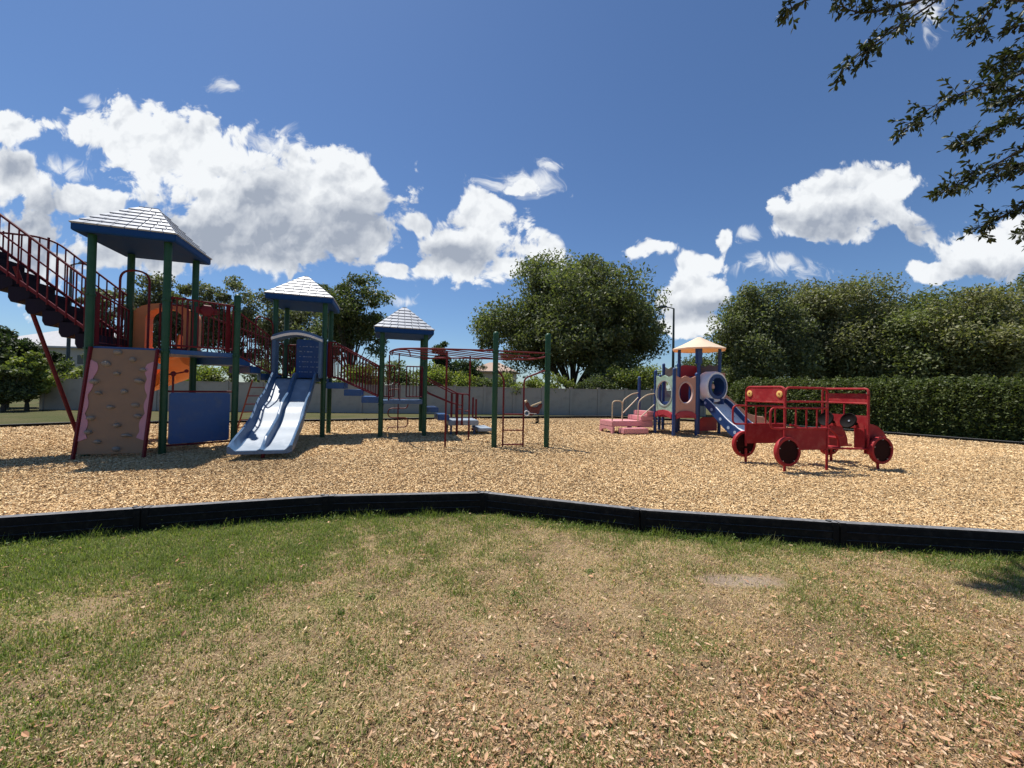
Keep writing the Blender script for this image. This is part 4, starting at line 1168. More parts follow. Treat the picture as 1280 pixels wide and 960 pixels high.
# ------------------------------------------------------------------ toddler climber
def make_toddler():
    A = fr((5.1, 12.1)); s = .88; dA, dB = .68, 1.05
    root = empty('toddler_climber', A(.9, .8, 0), 'small toddler climber with cream canopy, round window panels and white slide', 'playground')
    def npost(a, c, h, top=True): return post(A(a, c, 0), h, root, NAVY, .052, top)
    for a, c, h in ((0, 0, 2.13), (s, 0, 2.0), (0, s, 2.1), (0, 2 * s, 1.9), (s, s, 1.9), (s, 2 * s, 2.0), (1.1, 1.83, 2.42), (1.76, 1.83, 2.45)): npost(a, c, h)
    for a, c in ((1.27, .33), (2.16, .33), (2.16, 1.23), (1.27, 1.23)): npost(a, c, 2.96, False)
    b = MB(); b.box(A(1.27, .33, 2.62), .2, .12, .52, math.atan2(E.y, E.x)); b.build('post_sleeve', NAVY, root, .01)
    dk = MB(); dk.hexa([A(a, c, z) for z in (dA - .1, dA) for a, c in ((0, 0), (s, 0), (s, 2 * s), (0, 2 * s))]); dk.build('deck', REDP, root, .01)
    dk = MB(); dk.hexa([A(a, c, z) for z in (dB - .1, dB) for a, c in ((s + .03, .33), (2.16, .33), (2.16, 1.75), (s + .03, 1.75))]); dk.build('deck', NAVY, root, .01)
    b = MB(); b.hexa([A(a, c, z) for z in (dA + .003, dA + .2) for a, c in ((.6, .5), (s, .5), (s, 1.5), (.6, 1.5))]); b.build('step', TPINK, root, .02)
    def ring(cx, cz, rx, rz, n=32): return [(cx + rx * math.cos(2 * math.pi * k / n + math.pi / 4), cz + rz * math.sin(2 * math.pi * k / n + math.pi / 4)) for k in range(n)]
    def sq(x0, x1, z0, z1, n=32):
        cx, cz = (x0 + x1) / 2, (z0 + z1) / 2; out = []
        for k in range(n):
            a = 2 * math.pi * k / n + math.pi / 4; c_, s_ = math.cos(a), math.sin(a); m = max(abs(c_), abs(s_))
            x, zz = cx + (x1 - x0) / 2 * c_ / m, cz + (z1 - z0) / 2 * s_ / m
            if s_ / m > .99: zz += .035 * math.cos((x - cx) / (x1 - x0) * 4 * math.pi) - .01
            if s_ / m < -.99: zz += .07 * math.cos((x - cx) / (x1 - x0) * math.pi)
            out.append((x, zz))
        return out
    def panel(o, ax, w, z0, z1, rx, rz, cz, mat, name='window_panel', rim=None):
        nn = ax.cross(Z).normalized()
        b = MB(); b.frame(sq(.05, w - .05, z0, z1), ring(w / 2, cz, rx, rz), o - nn * .02, ax, Z, nn, .04)
        p = b.build(name, mat, root, .004, smooth=40)
        q = MB(); q.frame(ring(w / 2, cz, rx + .035, rz + .035), ring(w / 2, cz, rx - .006, rz - .006), o - nn * .032, ax, Z, nn, .064)
        q.build('window_rim', rim or pm('pale_rim', tuple(.2 + .72 * c for c in mat.node_tree.nodes['Mix'].inputs['A'].default_value[:3]), .5), p, smooth=40)  # rim takes the panel colour, made paler
        return p
    panel(A(0, 0, 0), E, s, .72, 1.9, .27, .33, 1.38, CLAY)
    panel(A(0, s, 0), -N_, s, .75, 1.92, .36, .4, 1.36, SAGE)
    panel(A(1.1, 1.83, 0), E, .66, 1.15, 2.3, .24, .36, 1.62, SAGE)
    for o, ax in ((A(0, 0, 0), E), (A(0, s, 0), -N_)):
        b = MB(); nn = ax.cross(Z).normalized()
        b.prism([(.05, .55), (.2, .6), (.44, .67), (.68, .6), (.83, .55), (.83, .7), (.68, .79), (.44, .82), (.2, .79), (.05, .7)], o + nn * .024, ax, Z, nn, .03)
        b.build('fascia', REDP, root, .005)
    # back and right panels of the roofed tower
    b = MB(); b.prism([(.06, dB), (.84, dB), (.84, 2.3), (.7, 2.37), (.2, 2.37), (.06, 2.3)], A(1.27, 1.25, 0), E, Z, N_, .04); b.build('back_panel', REDP, root, .005)
    b = MB(); o = A(2.18, .36, 0)
    b.frame(sq(.03, .84, dB - .02, 2.36), ring(.435, 1.52, .29, .4), o, N_, Z, E, .04); b.build('side_panel', GREYP, root, .004, smooth=40)
    b = MB(); b.prism([(.0, dB - .1), (.05, dB - .1), (.05, 2.0), (.0, 2.1)], A(2.24, .36, 0), N_, Z, E, .2); b.build('slide_cheek', CLAY, root, .01)
    # canopy
    cx, cc, z0, za, hw = 1.715, .8, 2.9, 3.33, .82
    b = MB(); n = 8
    rings = []
    for k, z in ((1.0, z0 - .05), (1.01, z0), (.62, z0 + .16), (.3, z0 + .31), (.05, za)):
        rings.append([A(cx + hw * k * 1.08 * math.cos(2 * math.pi * j / n + math.pi / 8), cc + hw * k * 1.08 * math.sin(2 * math.pi * j / n + math.pi / 8), z) for j in range(n)])
    inner = []
    for k, z in ((.05, za - .03), (.3, z0 + .28), (.62, z0 + .13), (.96, z0 - .02)):
        inner.append([A(cx + hw * k * 1.08 * math.cos(2 * math.pi * j / n + math.pi / 8), cc + hw * k * 1.08 * math.sin(2 * math.pi * j / n + math.pi / 8), z) for j in range(n)])
    seq = rings + inner
    b.loft(seq + [rings[0]], True, False)
    b.build('canopy', CANOPY, root, smooth=20)
    # white tunnel hood with a navy mouth
    ax = -N_; c0 = A(1.74, .44, 1.6)
    def circ(o, r, n=28): return [o + E * (r * math.cos(2 * math.pi * j / n)) + Z * (r * 1.12 * math.sin(2 * math.pi * j / n)) for j in range(n)]
    b = MB(); b.loft([circ(c0, .46), circ(c0 + ax * .34, .46), circ(c0 + ax * .43, .43), circ(c0 + ax * .42, .36), circ(c0 + ax * .05, .38), circ(c0, .46)], True, False)
    th = b.build('tunnel_hood', WHITEP, root, smooth=50)
    b = MB(); b.loft([circ(c0 + ax * .41, .365), circ(c0 + ax * .46, .365), circ(c0 + ax * .46, .27), circ(c0 + ax * .02, .3), circ(c0 + ax * .02, .365), circ(c0 + ax * .41, .365)], True, False)
    b.build('tunnel_mouth', NAVY, th, smooth=50)
    b = MB()
    for da in (-.09, .05): b.lathe(A(1.62 + da, .16, 1.52), [(.02, 0), (.07, .02), (.08, .09), (.05, .17), (.01, .2)], 10)
    b.build('play_knobs', pm('pale_pink_knobs', (.6, .38, .3), .5), root)
    b = MB(); b.box(A(1.7, .75, 1.5), .84, .04, .9, math.atan2(E.y, E.x)); b.build('inner_panel', NAVY, root)
    # slides
    def slide(o, d, w, key, mat, sidemat, name, wall=.2):
        sd = Vector((-d.y, d.x, 0)); pts = catmull([Vector((x, 0, z)) for x, z in key], 5)
        b = MB(); rings = []
        for p in pts:
            q = o + d * p.x + Z * p.z
            rings.append([q + sd * a + Z * h for a, h in ((-w, .02), (-w + .04, 0), (w - .04, 0), (w, .02), (w, -.04), (-w, -.04))])
        b.loft(rings); bedo = b.build(name, mat, root, smooth=40)
        for sg in (-1, 1):
            b = MB(); rings = []
            for i, p in enumerate(pts):
                q = o + d * p.x + Z * p.z; k = min(1, .55 + .06 * i, .4 + .12 * (len(pts) - 1 - i))
                rings.append([q + sd * (sg * (w + a)) + Z * h for a, h in ((.003, -.14 * k), (.003, wall * k), (.02, wall * k + .015), (.055, wall * k), (.055, -.14 * k))])
            b.loft(rings); sw = b.build('side_wall', sidemat, bedo, smooth=40)
            if sidemat is NAVY and sg != 0:
                dots = MB()
                for i in range(4, len(pts) - 3, 4):
                    q = o + d * pts[i].x + Z * (pts[i].z + .02) + sd * (sg * (w + .056))
                    dots.lathe(q, [(.05, 0), (.05, .004)], 12, axis=sd * sg)
                dots.build('dots', pm('pale_blue_spots', (.35, .45, .62), .5), sw)
                rl = MB(); rl.tube([o + d * p.x + Z * (p.z + wall * min(1, .55 + .06 * i, .4 + .12 * (len(pts) - 1 - i)) + .02) + sd * (sg * (w + .03)) for i, p in enumerate(pts)], .016, 6)
                rl.build('edge_rail', WHITEP, sw)
        return bedo
    s1 = slide(A(1.82, .2, 0), -N_, .39, [(0, 1.05), (.1, 1.02), (.5, .7), (.9, .37), (1.2, .2), (1.48, .16)], WHITEP, NAVY, 'slide')
    lf = MB(); r_ = random.Random(5)
    for k in range(26):
        x = r_.uniform(.35, 1.1); zz = 1.02 - (x - .12) * .86 + .012 if x < .95 else .26 - (x - 1.0) * .25
        q = A(1.82 + r_.uniform(-.3, .3), .2 - x, max(zz, .2)); a = r_.random() * 6.28
        d = Vector((math.cos(a), math.sin(a), .3 * math.sin(a))) * .03; e = Vector((-math.sin(a), math.cos(a), .1)) * .012
        lf.add([q - d, q + e, q + d, q - e, q + Z * .006], [(0, 1, 4), (1, 2, 4), (2, 3, 4), (3, 0, 4)])
    lf.build('leaf_scraps', BLACKP, s1)
    b = MB(); b.hexa([A(1.45 + x, .2 - y, z) for z in (1.03, 1.22) for x, y in ((0, 0), (.06, 0), (.06, .3), (0, .3))]); b.hexa([A(1.86 + x, .2 - y, z) for z in (1.03, 1.22) for x, y in ((0, 0), (.06, 0), (.06, .3), (0, .3))]); b.build('slide_wing', NAVY, s1, .01)
    slide(A(2.22, .72, 0), E, .27, [(0, 1.1), (.2, 1.08), (.6, .82), (1.0, .56), (1.35, .36), (1.7, .26), (2.05, .23), (2.35, .22)], CLAY, CLAY, 'tan_slide', .34)
    b = MB(); b.tube([A(3.9, .8, -.15), A(3.9, .8, .27)], .03, 8); b.tube([A(1.68, -.9, -.15), A(1.68, -.9, .17)], .03, 8); b.build('slide_leg', NAVY, root)
    b = MB(); b.prism([(0, .12), (.75, .12), (.75, .5), (.6, .58), (.15, .58), (0, .5)], A(1.32, .36, 0), E, Z, -N_, .04); b.build('lower_panel', REDP, root, .006)
    b = MB(); b.bar(A(.02, 1.0, .3), A(.86, 1.0, .3), .04, .04); b.bar(A(.05, 1.72, .3), A(1.1, 1.8, .3), .04, .04); b.build('cross_brace', NAVY, root)
    # pink steps on the left
    def blk(a0, a1, c0, c1, z0, z1, name='step', par=None):
        b = MB(); b.hexa([A(a, c, z) for z in (z0, z1) for a, c in ((a0, c0), (a1, c0), (a1, c1), (a0, c1))]); return b.build(name, TPINK, par or root, .02)
    ps = blk(-1.62, -.4, .92, 1.72, .24, .42, 'entry_steps')
    blk(-.5, -.02, .93, 1.71, .425, .58, 'step', ps); blk(-.27, -.01, .935, 1.7, .585, .74, 'step', ps); blk(-.52, -.02, .94, 1.7, .2, .42, 'riser', ps)
    blk(-1.42, -.5, .55, .9, .04, .21, 'low_step', ps)
    b = MB()
    b.frame([(0, 0), (.0, .24), (.4, .24), (.8, .24), (.8, 0), (.7, 0), (.1, 0)][::-1], [(.1, .02), (.12, .1), (.4, .16), (.68, .1), (.7, .02), (.69, .01), (.11, .01)][::-1], A(-1.615, .92, 0), N_, Z, E, .06)
    for x, y in ((-1.55, 1.0), (-1.55, 1.66), (-.5, 1.0), (-.5, 1.66), (-.9, 1.0)): b.box(A(x, y, .1), .08, .08, .3, math.atan2(E.y, E.x))
    b.build('step_leg', TPINK, ps)
    def rail(pts, name='handrail'):
        b = MB()
        for p in pts: b.tube(rounded([A(*q) for q in p], .14), .019, 8)
        b.build(name, TANM, root)
    rail([[(-1.58, 1.0, .4), (-1.58, 1.0, 1.08), (-1.2, 1.0, 1.08), (-1.2, 1.0, .4)]])
    rail([[(-.62, .97, .4), (-.6, .97, 1.08), (-.3, .93, 1.3), (-.02, s, 1.34)], [(-.5, .97, .55), (-.02, s, .98)]])
    rail([[(-.75, 1.69, .4), (-.72, 1.69, 1.08), (-.35, 1.73, 1.3), (-.02, 2 * s, 1.36)], [(-.72, 1.69, .62), (-.02, 2 * s, 1.2)]])

# ------------------------------------------------------------------ red bus climber
def make_bus():
    a = R(11.5); O = Vector((4.88, 6.87, M)); ex = Vector((math.cos(a), math.sin(a), 0)); ey = Vector((-ex.y, ex.x, 0))
    P = lambda x, y, z: O + ex * x + ey * y + Z * z
    root = empty('bus_climber', P(1, .43, 0), 'red metal play bus with open tube frame, four dark wheels and yellow lamps', 'play bus')
    W = .87
    for x, y in ((0, 0), (2.1, 0), (0, W), (2.1, W)):
        out = -.05 if y == 0 else .05
        b = MB(); c = P(x, y + out, .385); r = .262
        b.lathe(c - ey * .035, [(r * .8, .0), (r * .97, .0), (r, .015), (r, .055), (r * .97, .07), (r * .8, .07), (r * .8, .0)], 32, axis=ey, caps=False)
        w = b.build('wheel', BUSRED, root, smooth=50)
        b = MB(); b.lathe(c - ey * .018, [(r * .83, 0), (r * .83, .036)], 30, axis=ey); b.build('wheel_disc', DISC, w)
        b = MB()
        for k in range(5):
            t = 2 * math.pi * k / 5 + .3; b.lathe(c + ex * (r * .76 * math.cos(t)) + Z * (r * .76 * math.sin(t)) - ey * .05, [(.009, .012), (.009, .09)], 6, axis=ey)
        b.build('bolt', STEEL, w)
        b = MB(); b.tube([P(x, y, -.2), P(x, y, .3)], .024, 10); b.build('post', BUSRED, root)
    for y in (0, W):
        for x, h in ((0, 1.5), (.92, 1.5)):
            if x == .92 or True:
                pass
        b = MB(); b.tube(rounded([P(.0, y, .35), P(0, y, 1.52), P(.92, y, 1.52), P(.92, y, -.2)], .11, 6), .021, 10)
        b.tube([P(0, y, 1.27), P(.92, y, 1.27)], .018, 8)
        b.build('side_hoop', BUSRED, root)
        b = MB(); b.tube(rounded([P(.9, y - .012, .79), P(-.32, y - .012, .79), P(-.32, y - .012, 1.155), P(.9, y - .012, 1.155)], .1, 6), .018, 8)
        for x in (.22, .45, .68): b.tube([P(x, y - .012, .79), P(x, y - .012, 1.155)], .014, 6)
        b.build('guard_rail', BUSRED, root)
        b = MB(); b.hexa([P(x, y + q, z) for z in (.40, .775) for x, q in ((-.02, -.004), (.92, -.004), (.92, .018), (-.02, .018))]); b.build('side_panel', BUSRED, root, .004)
        # front fender plates
        poly = [(1.86, .30), (1.86, .86), (1.95, .87)] + [(1.95 + .5 * math.sin(R(t)), .37 + .5 * math.cos(R(t))) for t in (15, 30, 45, 60, 75, 90)] + [(2.56, .37), (2.56, .33), (2.4, .33)]
        b = MB(); b.prism(poly, P(0, y + (.05 if y == 0 else -.07), 0), ex, Z, ey, .02); b.build('fender', BUSRED, root, .003)
        b = MB(); b.tube([P(.92, y, .43), P(1.86, y, .40)], .02, 8); b.tube(rounded([P(.95, y + .1 - .2 * (y > 0), .78), P(1.15, y + .1 - .2 * (y > 0), .76), P(1.3, y + .1 - .2 * (y > 0), .62), P(1.33, y + .1 - .2 * (y > 0), .42)], .12), .022, 8)
        b.build('sill_tube', BUSRED, root)
        b = MB(); b.tube([P(1.87, y, .3), P(1.87, y, 1.44)], .021, 8); b.build('windscreen_post', BUSRED, root)
    def rsq(w, z0, z1, r):
        return [(0, z0), (w, z0), (w, z1 - r)] + [(w - r + r * math.cos(R(t)), z1 - r + r * math.sin(R(t))) for t in (30, 60, 90)] + [(r - r * math.sin(R(t)), z1 - r + r * math.cos(R(t))) for t in (0, 30, 60, 90)]
    b = MB(); b.prism(rsq(W - .04, 1.255, 1.52, .1), P(-.012, .02, 0), ey, Z, ex, .02); rp = b.build('rear_panel', BUSRED, root)
    b = MB(); b.tube(rounded([P(0, 0, 1.26), P(0, 0, 1.53), P(0, W, 1.53), P(0, W, 1.26)], .11, 6), .02, 8); b.tube([P(0, 0, 1.25), P(0, W, 1.25)], .018, 8); b.build('panel_frame', BUSRED, rp)
    for y in (.1, W - .1):
        b = MB(); b.lathe(P(-.014, y, 1.40), [(.062, 0), (.062, .008), (.05, .014), (.02, .014), (.018, .01)], 20, axis=-ex); lt = b.build('lamp', YELLOW, rp)
        b = MB(); b.lathe(P(-.024, y, 1.40), [(.014, 0), (.01, .01)], 8, axis=-ex); b.build('bolt', BUSRED, lt)
    # windscreen header, dash and seat
    b = MB(); b.tube(rounded([P(1.87, 0, 1.4), P(1.87, 0, 1.53), P(1.87, W, 1.53), P(1.87, W, 1.4)], .11, 6), .021, 8); b.tube([P(1.87, 0, 1.25), P(1.87, W, 1.25)], .018, 8); b.tube([P(1.87, W * .5, 1.02), P(1.87, W * .5, 1.25)], .014, 8); b.build('windscreen_frame', BUSRED, root)
    b = MB(); b.prism([(.02, 1.25), (W - .02, 1.25), (W - .02, 1.42), (W - .09, 1.44), (.09, 1.44), (.02, 1.42)], P(1.9, 0, 0), ey, Z, ex, .02)
    for y in (.08, W - .08): b.lathe(P(1.9, y, 1.38), [(.012, 0), (.008, .008)], 8, axis=-ex)
    b.build('header_panel', BUSRED, root)
    b = MB(); b.prism([(.02, .77), (W - .02, .77), (W - .02, 1.02), (.02, 1.02)], P(1.86, 0, 0), ey, Z, ex, .02); b.build('dashboard', BUSRED, root, .003)
    for q in (.02, W - .2):
        b = MB(); b.prism([(.0, .4), (.18, .4), (.18, .78), (.0, .78)], P(1.8, q, 0), ey, Z, ex, .02); b.build('kick_panel', BUSRED, root, .003)
    for y in (.2, .63):
        ax = (-ex * .9 + Z * .3).normalized()
        b = MB(); c = P(1.72, y, .9)
        b.lathe(c, [(.03, -.14), (.03, 0), (.11, .02), (.145, .045), (.15, .065), (.14, .075), (.12, .06), (.05, .03), (.03, .035)], 24, axis=ax)
        sw = b.build('steering_wheel', BLACKP, root, smooth=50)
        b = MB(); b.lathe(c + ax * .03, [(.022, 0), (.018, .015)], 10, axis=ax); b.build('hub', STEEL, sw)
    b = MB(); b.hexa([P(x, y, z) for z in (.415, .44) for x, y in ((1.04, .1), (1.36, .1), (1.36, W - .1), (1.04, W - .1))]); b.build('bench_seat', BUSRED, root, .004)
    b = MB(); b.tube([P(1.34, W * .5, .6), P(1.86, W * .5, .58)], .016, 8); b.tube([P(.92, 0, .43), P(.92, W, .43)], .02, 8); b.tube([P(1.3, .1, .6), P(1.3, W - .1, .6)], .018, 8); b.build('cross_tube', BUSRED, root)

def make_rider():
    o = Vector((.93, 15.9, M)); cx = .02
    root = empty('spring_rider', o, 'small dark red spring rider with pale handles behind the ladder post', 'spring rider')
    b = MB()
    coil = [o + Vector((.14 + .07 * math.cos(t * .9), .07 * math.sin(t * .9), .02 + .28 * t / 36)) for t in range(0, 37)]
    b.tube(coil, .016, 6); b.lathe(o + Vector((.14, 0, -.05)), [(.14, 0), (.14, .06), (.1, .075)], 14); b.build('spring', BLACKP, root)
    poly = [(-.4, .78), (-.3, .88), (-.22, .84), (-.17, .7), (.0, .66), (.12, .68), (.22, .8), (.34, .82), (.32, .68), (.24, .56), (.2, .38), (-.02, .4), (-.06, .3), (-.2, .32), (-.22, .5), (-.3, .62)]
    b = MB(); b.prism(poly, o + Vector((0, -.07, 0)), (1, 0, 0), Z, (0, 1, 0), .14); b.build('body', pm('maroon_plastic', (.12, .02, .02), .5), root, .02)
    b = MB(); b.tube([o + Vector((-.32, -.2, .93)), o + Vector((-.3, 0, .9)), o + Vector((-.32, .2, .93))], .03, 8); b.lathe(o + Vector((-.36, -.1, .86)), [(.05, 0), (.07, .05), (.03, .09)], 8); b.build('handle', TANM, root)
    b = MB(); b.hexa([o + Vector((x, y, z + .18 * (x > .2))) for z in (.68, .73) for x, y in ((-.14, -.12), (.3, -.12), (.3, .12), (-.14, .12))]); b.build('seat', TANM, root, .02)
    b = MB(); b.tube([o + Vector((-.3 + .1 * math.cos(t / 16 * 6.283), -.1, .42 + .1 * math.sin(t / 16 * 6.283))) for t in range(16)], .025, 6, True); b.tube([o + Vector((-.2, -.1, .42)), o + Vector((.1, -.1, .4))], .016, 6); b.build('footrest', WHITEP, root)

# ------------------------------------------------------------------ sky and light
def make_world():
    w = bpy.data.worlds.new('World'); scene.world = w; w.use_nodes = True
    nt = w.node_tree; nt.nodes.clear(); N = nt.nodes.new; L = nt.links.new
    out = N('ShaderNodeOutputWorld'); bg = N('ShaderNodeBackground'); L(bg.outputs[0], out.inputs[0])
    STR = .07; bg.inputs['Strength'].default_value = STR
    sky = N('ShaderNodeTexSky'); sky.sky_type = 'NISHITA'; sky.sun_disc = False
    sky.sun_elevation = SUN_EL; sky.sun_rotation = SUN_ROT
    sky.air_density = 1.0; sky.dust_density = .3; sky.ozone_density = 3.0
    tc = N('ShaderNodeTexCoord'); sp = N('ShaderNodeSeparateXYZ'); L(tc.outputs['Generated'], sp.inputs[0])
    def math_(op, a, b=None, c=None, clamp=False):
        m = N('ShaderNodeMath'); m.operation = op; m.use_clamp = clamp
        for i, v in enumerate((a, b, c)):
            if v is None: continue
            if isinstance(v, (int, float)): m.inputs[i].default_value = v
            else: L(v, m.inputs[i])
        return m.outputs[0]
    def sstep(v, a, b):
        r = N('ShaderNodeMapRange'); r.interpolation_type = 'SMOOTHSTEP'
        r.inputs['From Min'].default_value = a; r.inputs['From Max'].default_value = b
        L(v, r.inputs['Value']); return r.outputs[0]
    y = math_('MAXIMUM', sp.outputs['Y'], .08)
    u, v = math_('DIVIDE', sp.outputs['X'], y), math_('DIVIDE', sp.outputs['Z'], y)
    cb = N('ShaderNodeCombineXYZ'); L(u, cb.inputs[0]); L(v, cb.inputs[1])
    P = cb.outputs[0]
    def noise(vec, s, det=8, rough=.55, off=(0, 0, 0), dist=0.0):
        ad = N('ShaderNodeVectorMath'); ad.operation = 'ADD'; L(vec, ad.inputs[0]); ad.inputs[1].default_value = off
        n = N('ShaderNodeTexNoise'); n.noise_dimensions = '2D'; n.inputs['Scale'].default_value = s; n.inputs['Detail'].default_value = det; n.inputs['Roughness'].default_value = rough
        n.inputs['Distortion'].default_value = dist
        L(ad.outputs[0], n.inputs['Vector']); return n
    wn = noise(P, 3.2, 4, .55)
    wv = N('ShaderNodeVectorMath'); wv.operation = 'MULTIPLY_ADD'; L(wn.outputs['Color'], wv.inputs[0])
    wv.inputs[1].default_value = (.16, .12, 0); wv.inputs[2].default_value = (-.08, -.06, 0)
    pw = N('ShaderNodeVectorMath'); pw.operation = 'ADD'; L(P, pw.inputs[0]); L(wv.outputs[0], pw.inputs[1]); PW = pw.outputs[0]
    def field(blobs):
        acc = None
        for cx, cy, rx, ry, *wt in blobs:
            a, b = uv(cx, cy); rx, ry = rx / F, ry / F * 1.0
            m = N('ShaderNodeVectorMath'); m.operation = 'MULTIPLY_ADD'; L(PW, m.inputs[0])
            m.inputs[1].default_value = (1 / rx, 1 / ry, 0); m.inputs[2].default_value = (-a / rx, -b / ry, 0)
            ln = N('ShaderNodeVectorMath'); ln.operation = 'LENGTH'; L(m.outputs[0], ln.inputs[0])
            d = math_('MULTIPLY_ADD', ln.outputs['Value'], -1.0, wt[0] if wt else 1.0)
            acc = d if acc is None else math_('SMOOTH_MAX', acc, d, .35)
        return acc
    clouds = [(180, 165, 95, 36), (235, 195, 105, 56), (310, 285, 130, 60), (400, 290, 110, 50), (300, 245, 120, 65), (395, 250, 95, 68), (455, 235, 46, 50), (320, 305, 165, 42), (455, 300, 46, 38), (118, 250, 48, 20), (200, 305, 90, 38), (490, 345, 20, 12), (508, 285, 22, 16),
              (12, 165, 55, 35), (10, 225, 50, 45), (45, 310, 75, 62),
              (578, 314, 58, 40, 1.08), (610, 276, 42, 40, 1.08), (640, 236, 26, 16, .95), (545, 338, 32, 18),
              (679, 205, 13, 7, .42), 
              (672, 318, 44, 26), (640, 335, 36, 18), (806, 317, 32, 16, .85), (905, 312, 20, 24, .85), (880, 335, 40, 20), (868, 372, 44, 26), (862, 410, 38, 18),
              (946, 299, 12, 10, .42), (1062, 262, 80, 43, 1.08), (1088, 230, 58, 32), (1018, 284, 44, 20), (1116, 264, 34, 28),
              (1240, 312, 85, 34, 1.15), (1175, 336, 62, 16), (1285, 290, 50, 30), (-60, 260, 80, 90), (1370, 290, 90, 60)]
    D = field(clouds)
    n1 = noise(P, 8.5, 9, .64, (3.1, 1.7, 0), .35)
    n0 = noise(P, 2.6, 3, .5, (1.1, 9.7, 0))
    def billow(off):
        ad = N('ShaderNodeVectorMath'); ad.operation = 'ADD'; L(PW, ad.inputs[0]); ad.inputs[1].default_value = off
        w2 = N('ShaderNodeVectorMath'); w2.operation = 'MULTIPLY_ADD'; L(n1.outputs['Color'], w2.inputs[0]); w2.inputs[1].default_value = (.05, .05, 0); L(ad.outputs[0], w2.inputs[2])
        vo = N('ShaderNodeTexVoronoi'); vo.voronoi_dimensions = '2D'; vo.feature = 'SMOOTH_F1'; vo.inputs['Scale'].default_value = 9; vo.inputs['Detail'].default_value = 3
        vo.inputs['Roughness'].default_value = .52; vo.inputs['Smoothness'].default_value = .35; vo.normalize = True
        L(w2.outputs[0], vo.inputs['Vector']); return vo.outputs['Distance']
    bl = billow((2.3, 4.1, 0)); bl2 = billow((2.3 - .008, 4.1 + .022, 0))
    nn = math_('ADD', math_('MULTIPLY_ADD', math_('SUBTRACT', n1.outputs['Fac'], .5), 1.5, math_('MULTIPLY', math_('SUBTRACT', n0.outputs['Fac'], .5), .5)), math_('MULTIPLY_ADD', bl, -1.7, .52))
    dens = math_('ADD', D, nn)
    alpha = sstep(dens, .0, .27)
    wisps = field([(80, 214, 40, 18), (679, 205, 24, 12), (286, 110, 24, 18), (128, 128, 22, 12), (946, 299, 20, 16), (512, 381, 26, 12), (1160, 20, 30, 36), (985, 342, 80, 18), (350, 180, 52, 22), (640, 230, 50, 22), (300, 168, 30, 14)])
    wa = math_('MULTIPLY', sstep(math_('ADD', wisps, math_('MULTIPLY', math_('SUBTRACT', noise(PW, 15, 6, .62, (7.7, 3.3, 0), .6).outputs['Fac'], .5), 2.6)), .15, 1.05), .85)
    alpha = math_('MAXIMUM', alpha, wa)
    front = sstep(sp.outputs['Y'], .05, .2)
    alpha = math_('MULTIPLY', alpha, front)
    # relief: thickness seen against the light coming from above
    nA = noise(P, 7, 6, .55, (5.3, 2.2, 0)); nB = noise(P, 7, 6, .55, (5.3 - .012, 2.2 + .035, 0))
    rel = math_('ADD', math_('MULTIPLY', math_('SUBTRACT', nA.outputs['Fac'], nB.outputs['Fac']), 1.3), math_('MULTIPLY', math_('SUBTRACT', bl2, bl), 1.9))
    G = field([(335, 300, 185, 48), (430, 285, 85, 50), (200, 305, 85, 38), (330, 250, 60, 30), (575, 318, 50, 24), (1072, 285, 88, 24), (40, 300, 75, 62), (880, 392, 40, 14), (1250, 335, 80, 16), (10, 215, 30, 18)])
    g = math_('MULTIPLY', sstep(math_('ADD', G, math_('MULTIPLY', nn, .6)), -.65, 1.0), .95)
    g = math_('ADD', g, math_('MULTIPLY', rel, -1.0), None, True)
    # thin edges are brightest
    mix = N('ShaderNodeMix'); mix.data_type = 'RGBA'; L(g, mix.inputs['Factor'])
    mix.inputs['A'].default_value = (.67 / STR, .69 / STR, .71 / STR, 1); mix.inputs['B'].default_value = (.27 / STR, .305 / STR, .37 / STR, 1)
    sc = N('ShaderNodeMix'); sc.data_type = 'RGBA'; sc.blend_type = 'MULTIPLY'; sc.inputs['Factor'].default_value = 1
    L(sky.outputs[0], sc.inputs['A']); sc.inputs['B'].default_value = SKYTINT
    fin = N('ShaderNodeMix'); fin.data_type = 'RGBA'; L(alpha, fin.inputs['Factor']); L(sc.outputs['Result'], fin.inputs['A']); L(mix.outputs['Result'], fin.inputs['B'])
    L(fin.outputs['Result'], bg.inputs['Color'])
    try:
        w.cycles.sampling_method = 'MANUAL'; w.cycles.sample_map_resolution = 512
    except Exception: pass

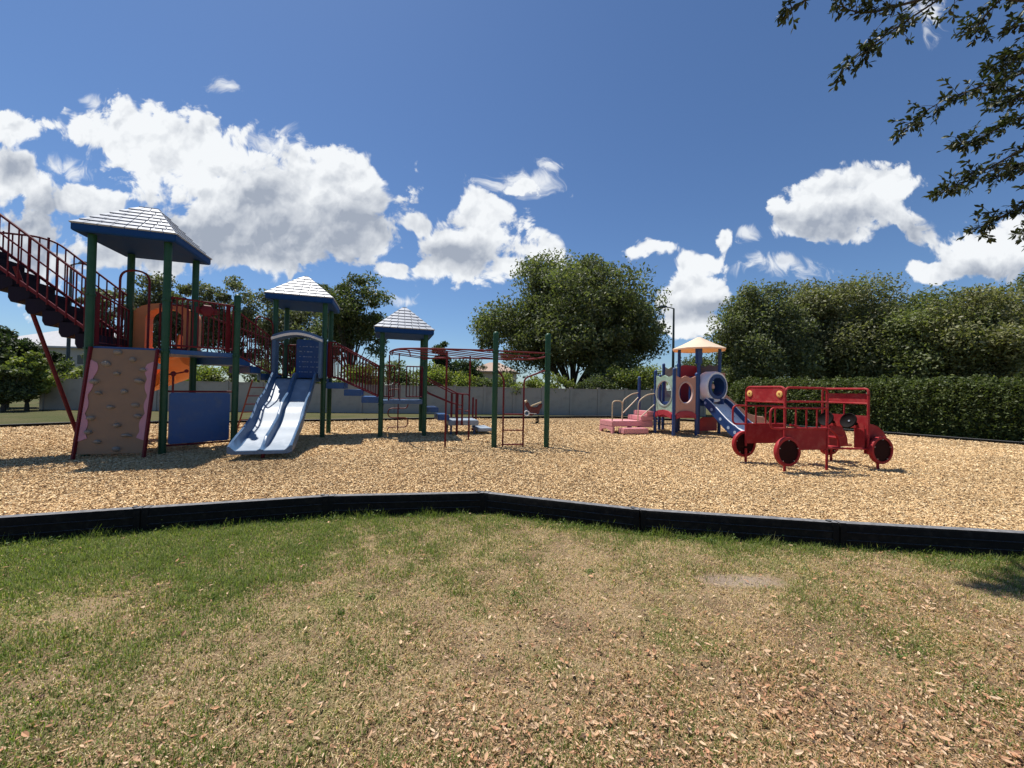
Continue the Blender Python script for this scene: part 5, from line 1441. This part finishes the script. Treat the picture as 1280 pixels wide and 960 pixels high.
SUN_EL = R(67.5)
SUN_AZ = Vector((-.78, .625)).normalized()      # horizontal direction towards the sun
SUN_ROT = math.atan2(SUN_AZ.x, SUN_AZ.y)
SKYTINT = (.77, .93, 1.12, 1)

def make_sun():
    l = bpy.data.lights.new('sun', 'SUN'); l.energy = 5.0; l.angle = R(.53); l.color = (1, .955, .88)
    o = bpy.data.objects.new('sun', l); COL.objects.link(o)
    d = Vector((SUN_AZ.x * math.cos(SUN_EL), SUN_AZ.y * math.cos(SUN_EL), math.sin(SUN_EL)))
    o.rotation_euler = d.to_track_quat('Z', 'Y').to_euler(); o.location = d * 60

def make_camera():
    c = bpy.data.cameras.new('camera'); c.sensor_width = 36; c.lens = F / 1280 * 36; c.clip_end = 2000; c.clip_start = .05
    o = bpy.data.objects.new('camera', c); COL.objects.link(o)
    m = Matrix((RT, UP, -fw)).transposed().to_4x4(); m.translation = (0, 0, CAMH)
    o.matrix_world = m; scene.camera = o

make_ground(); make_mulch(); make_border(); make_chips(); make_grass(); make_weeds(); make_litter()
make_wall()
house('house', -57, 52, 15, 10, 5.6, 8.4, STUCCO, ROOFG, 'grey roofed house beyond the wall at the left', R(8))
house('house', -3.0, 64, 7, 6, 4.2, 5.9, STUCCO2, ROOFO, 'terracotta roofed house beyond the wall left of the oak', R(-5))
lamp(84, 24, 329, 'grey street lamp behind the tall stair and wall end', 1)
lamp(841, 27.5, 384, 'dark street lamp rising beside the large oak, behind the toddler climber', -1)
make_play_structure(); make_toddler(); make_bus(); make_rider()
make_hedge(); make_trees(); make_overhead_oak()
make_world(); make_sun(); make_camera()
scene.render.engine = 'CYCLES'
scene.render.resolution_x, scene.render.resolution_y = 1024, 768
scene.cycles.max_bounces = 6; scene.cycles.diffuse_bounces = 3; scene.cycles.glossy_bounces = 3
scene.cycles.transparent_max_bounces = 4
scene.cycles.use_denoising = True
vs = scene.view_settings
vs.view_transform = 'Standard'; vs.look = 'None'; vs.gamma = 1; vs.exposure = .45; vs.use_curve_mapping = False
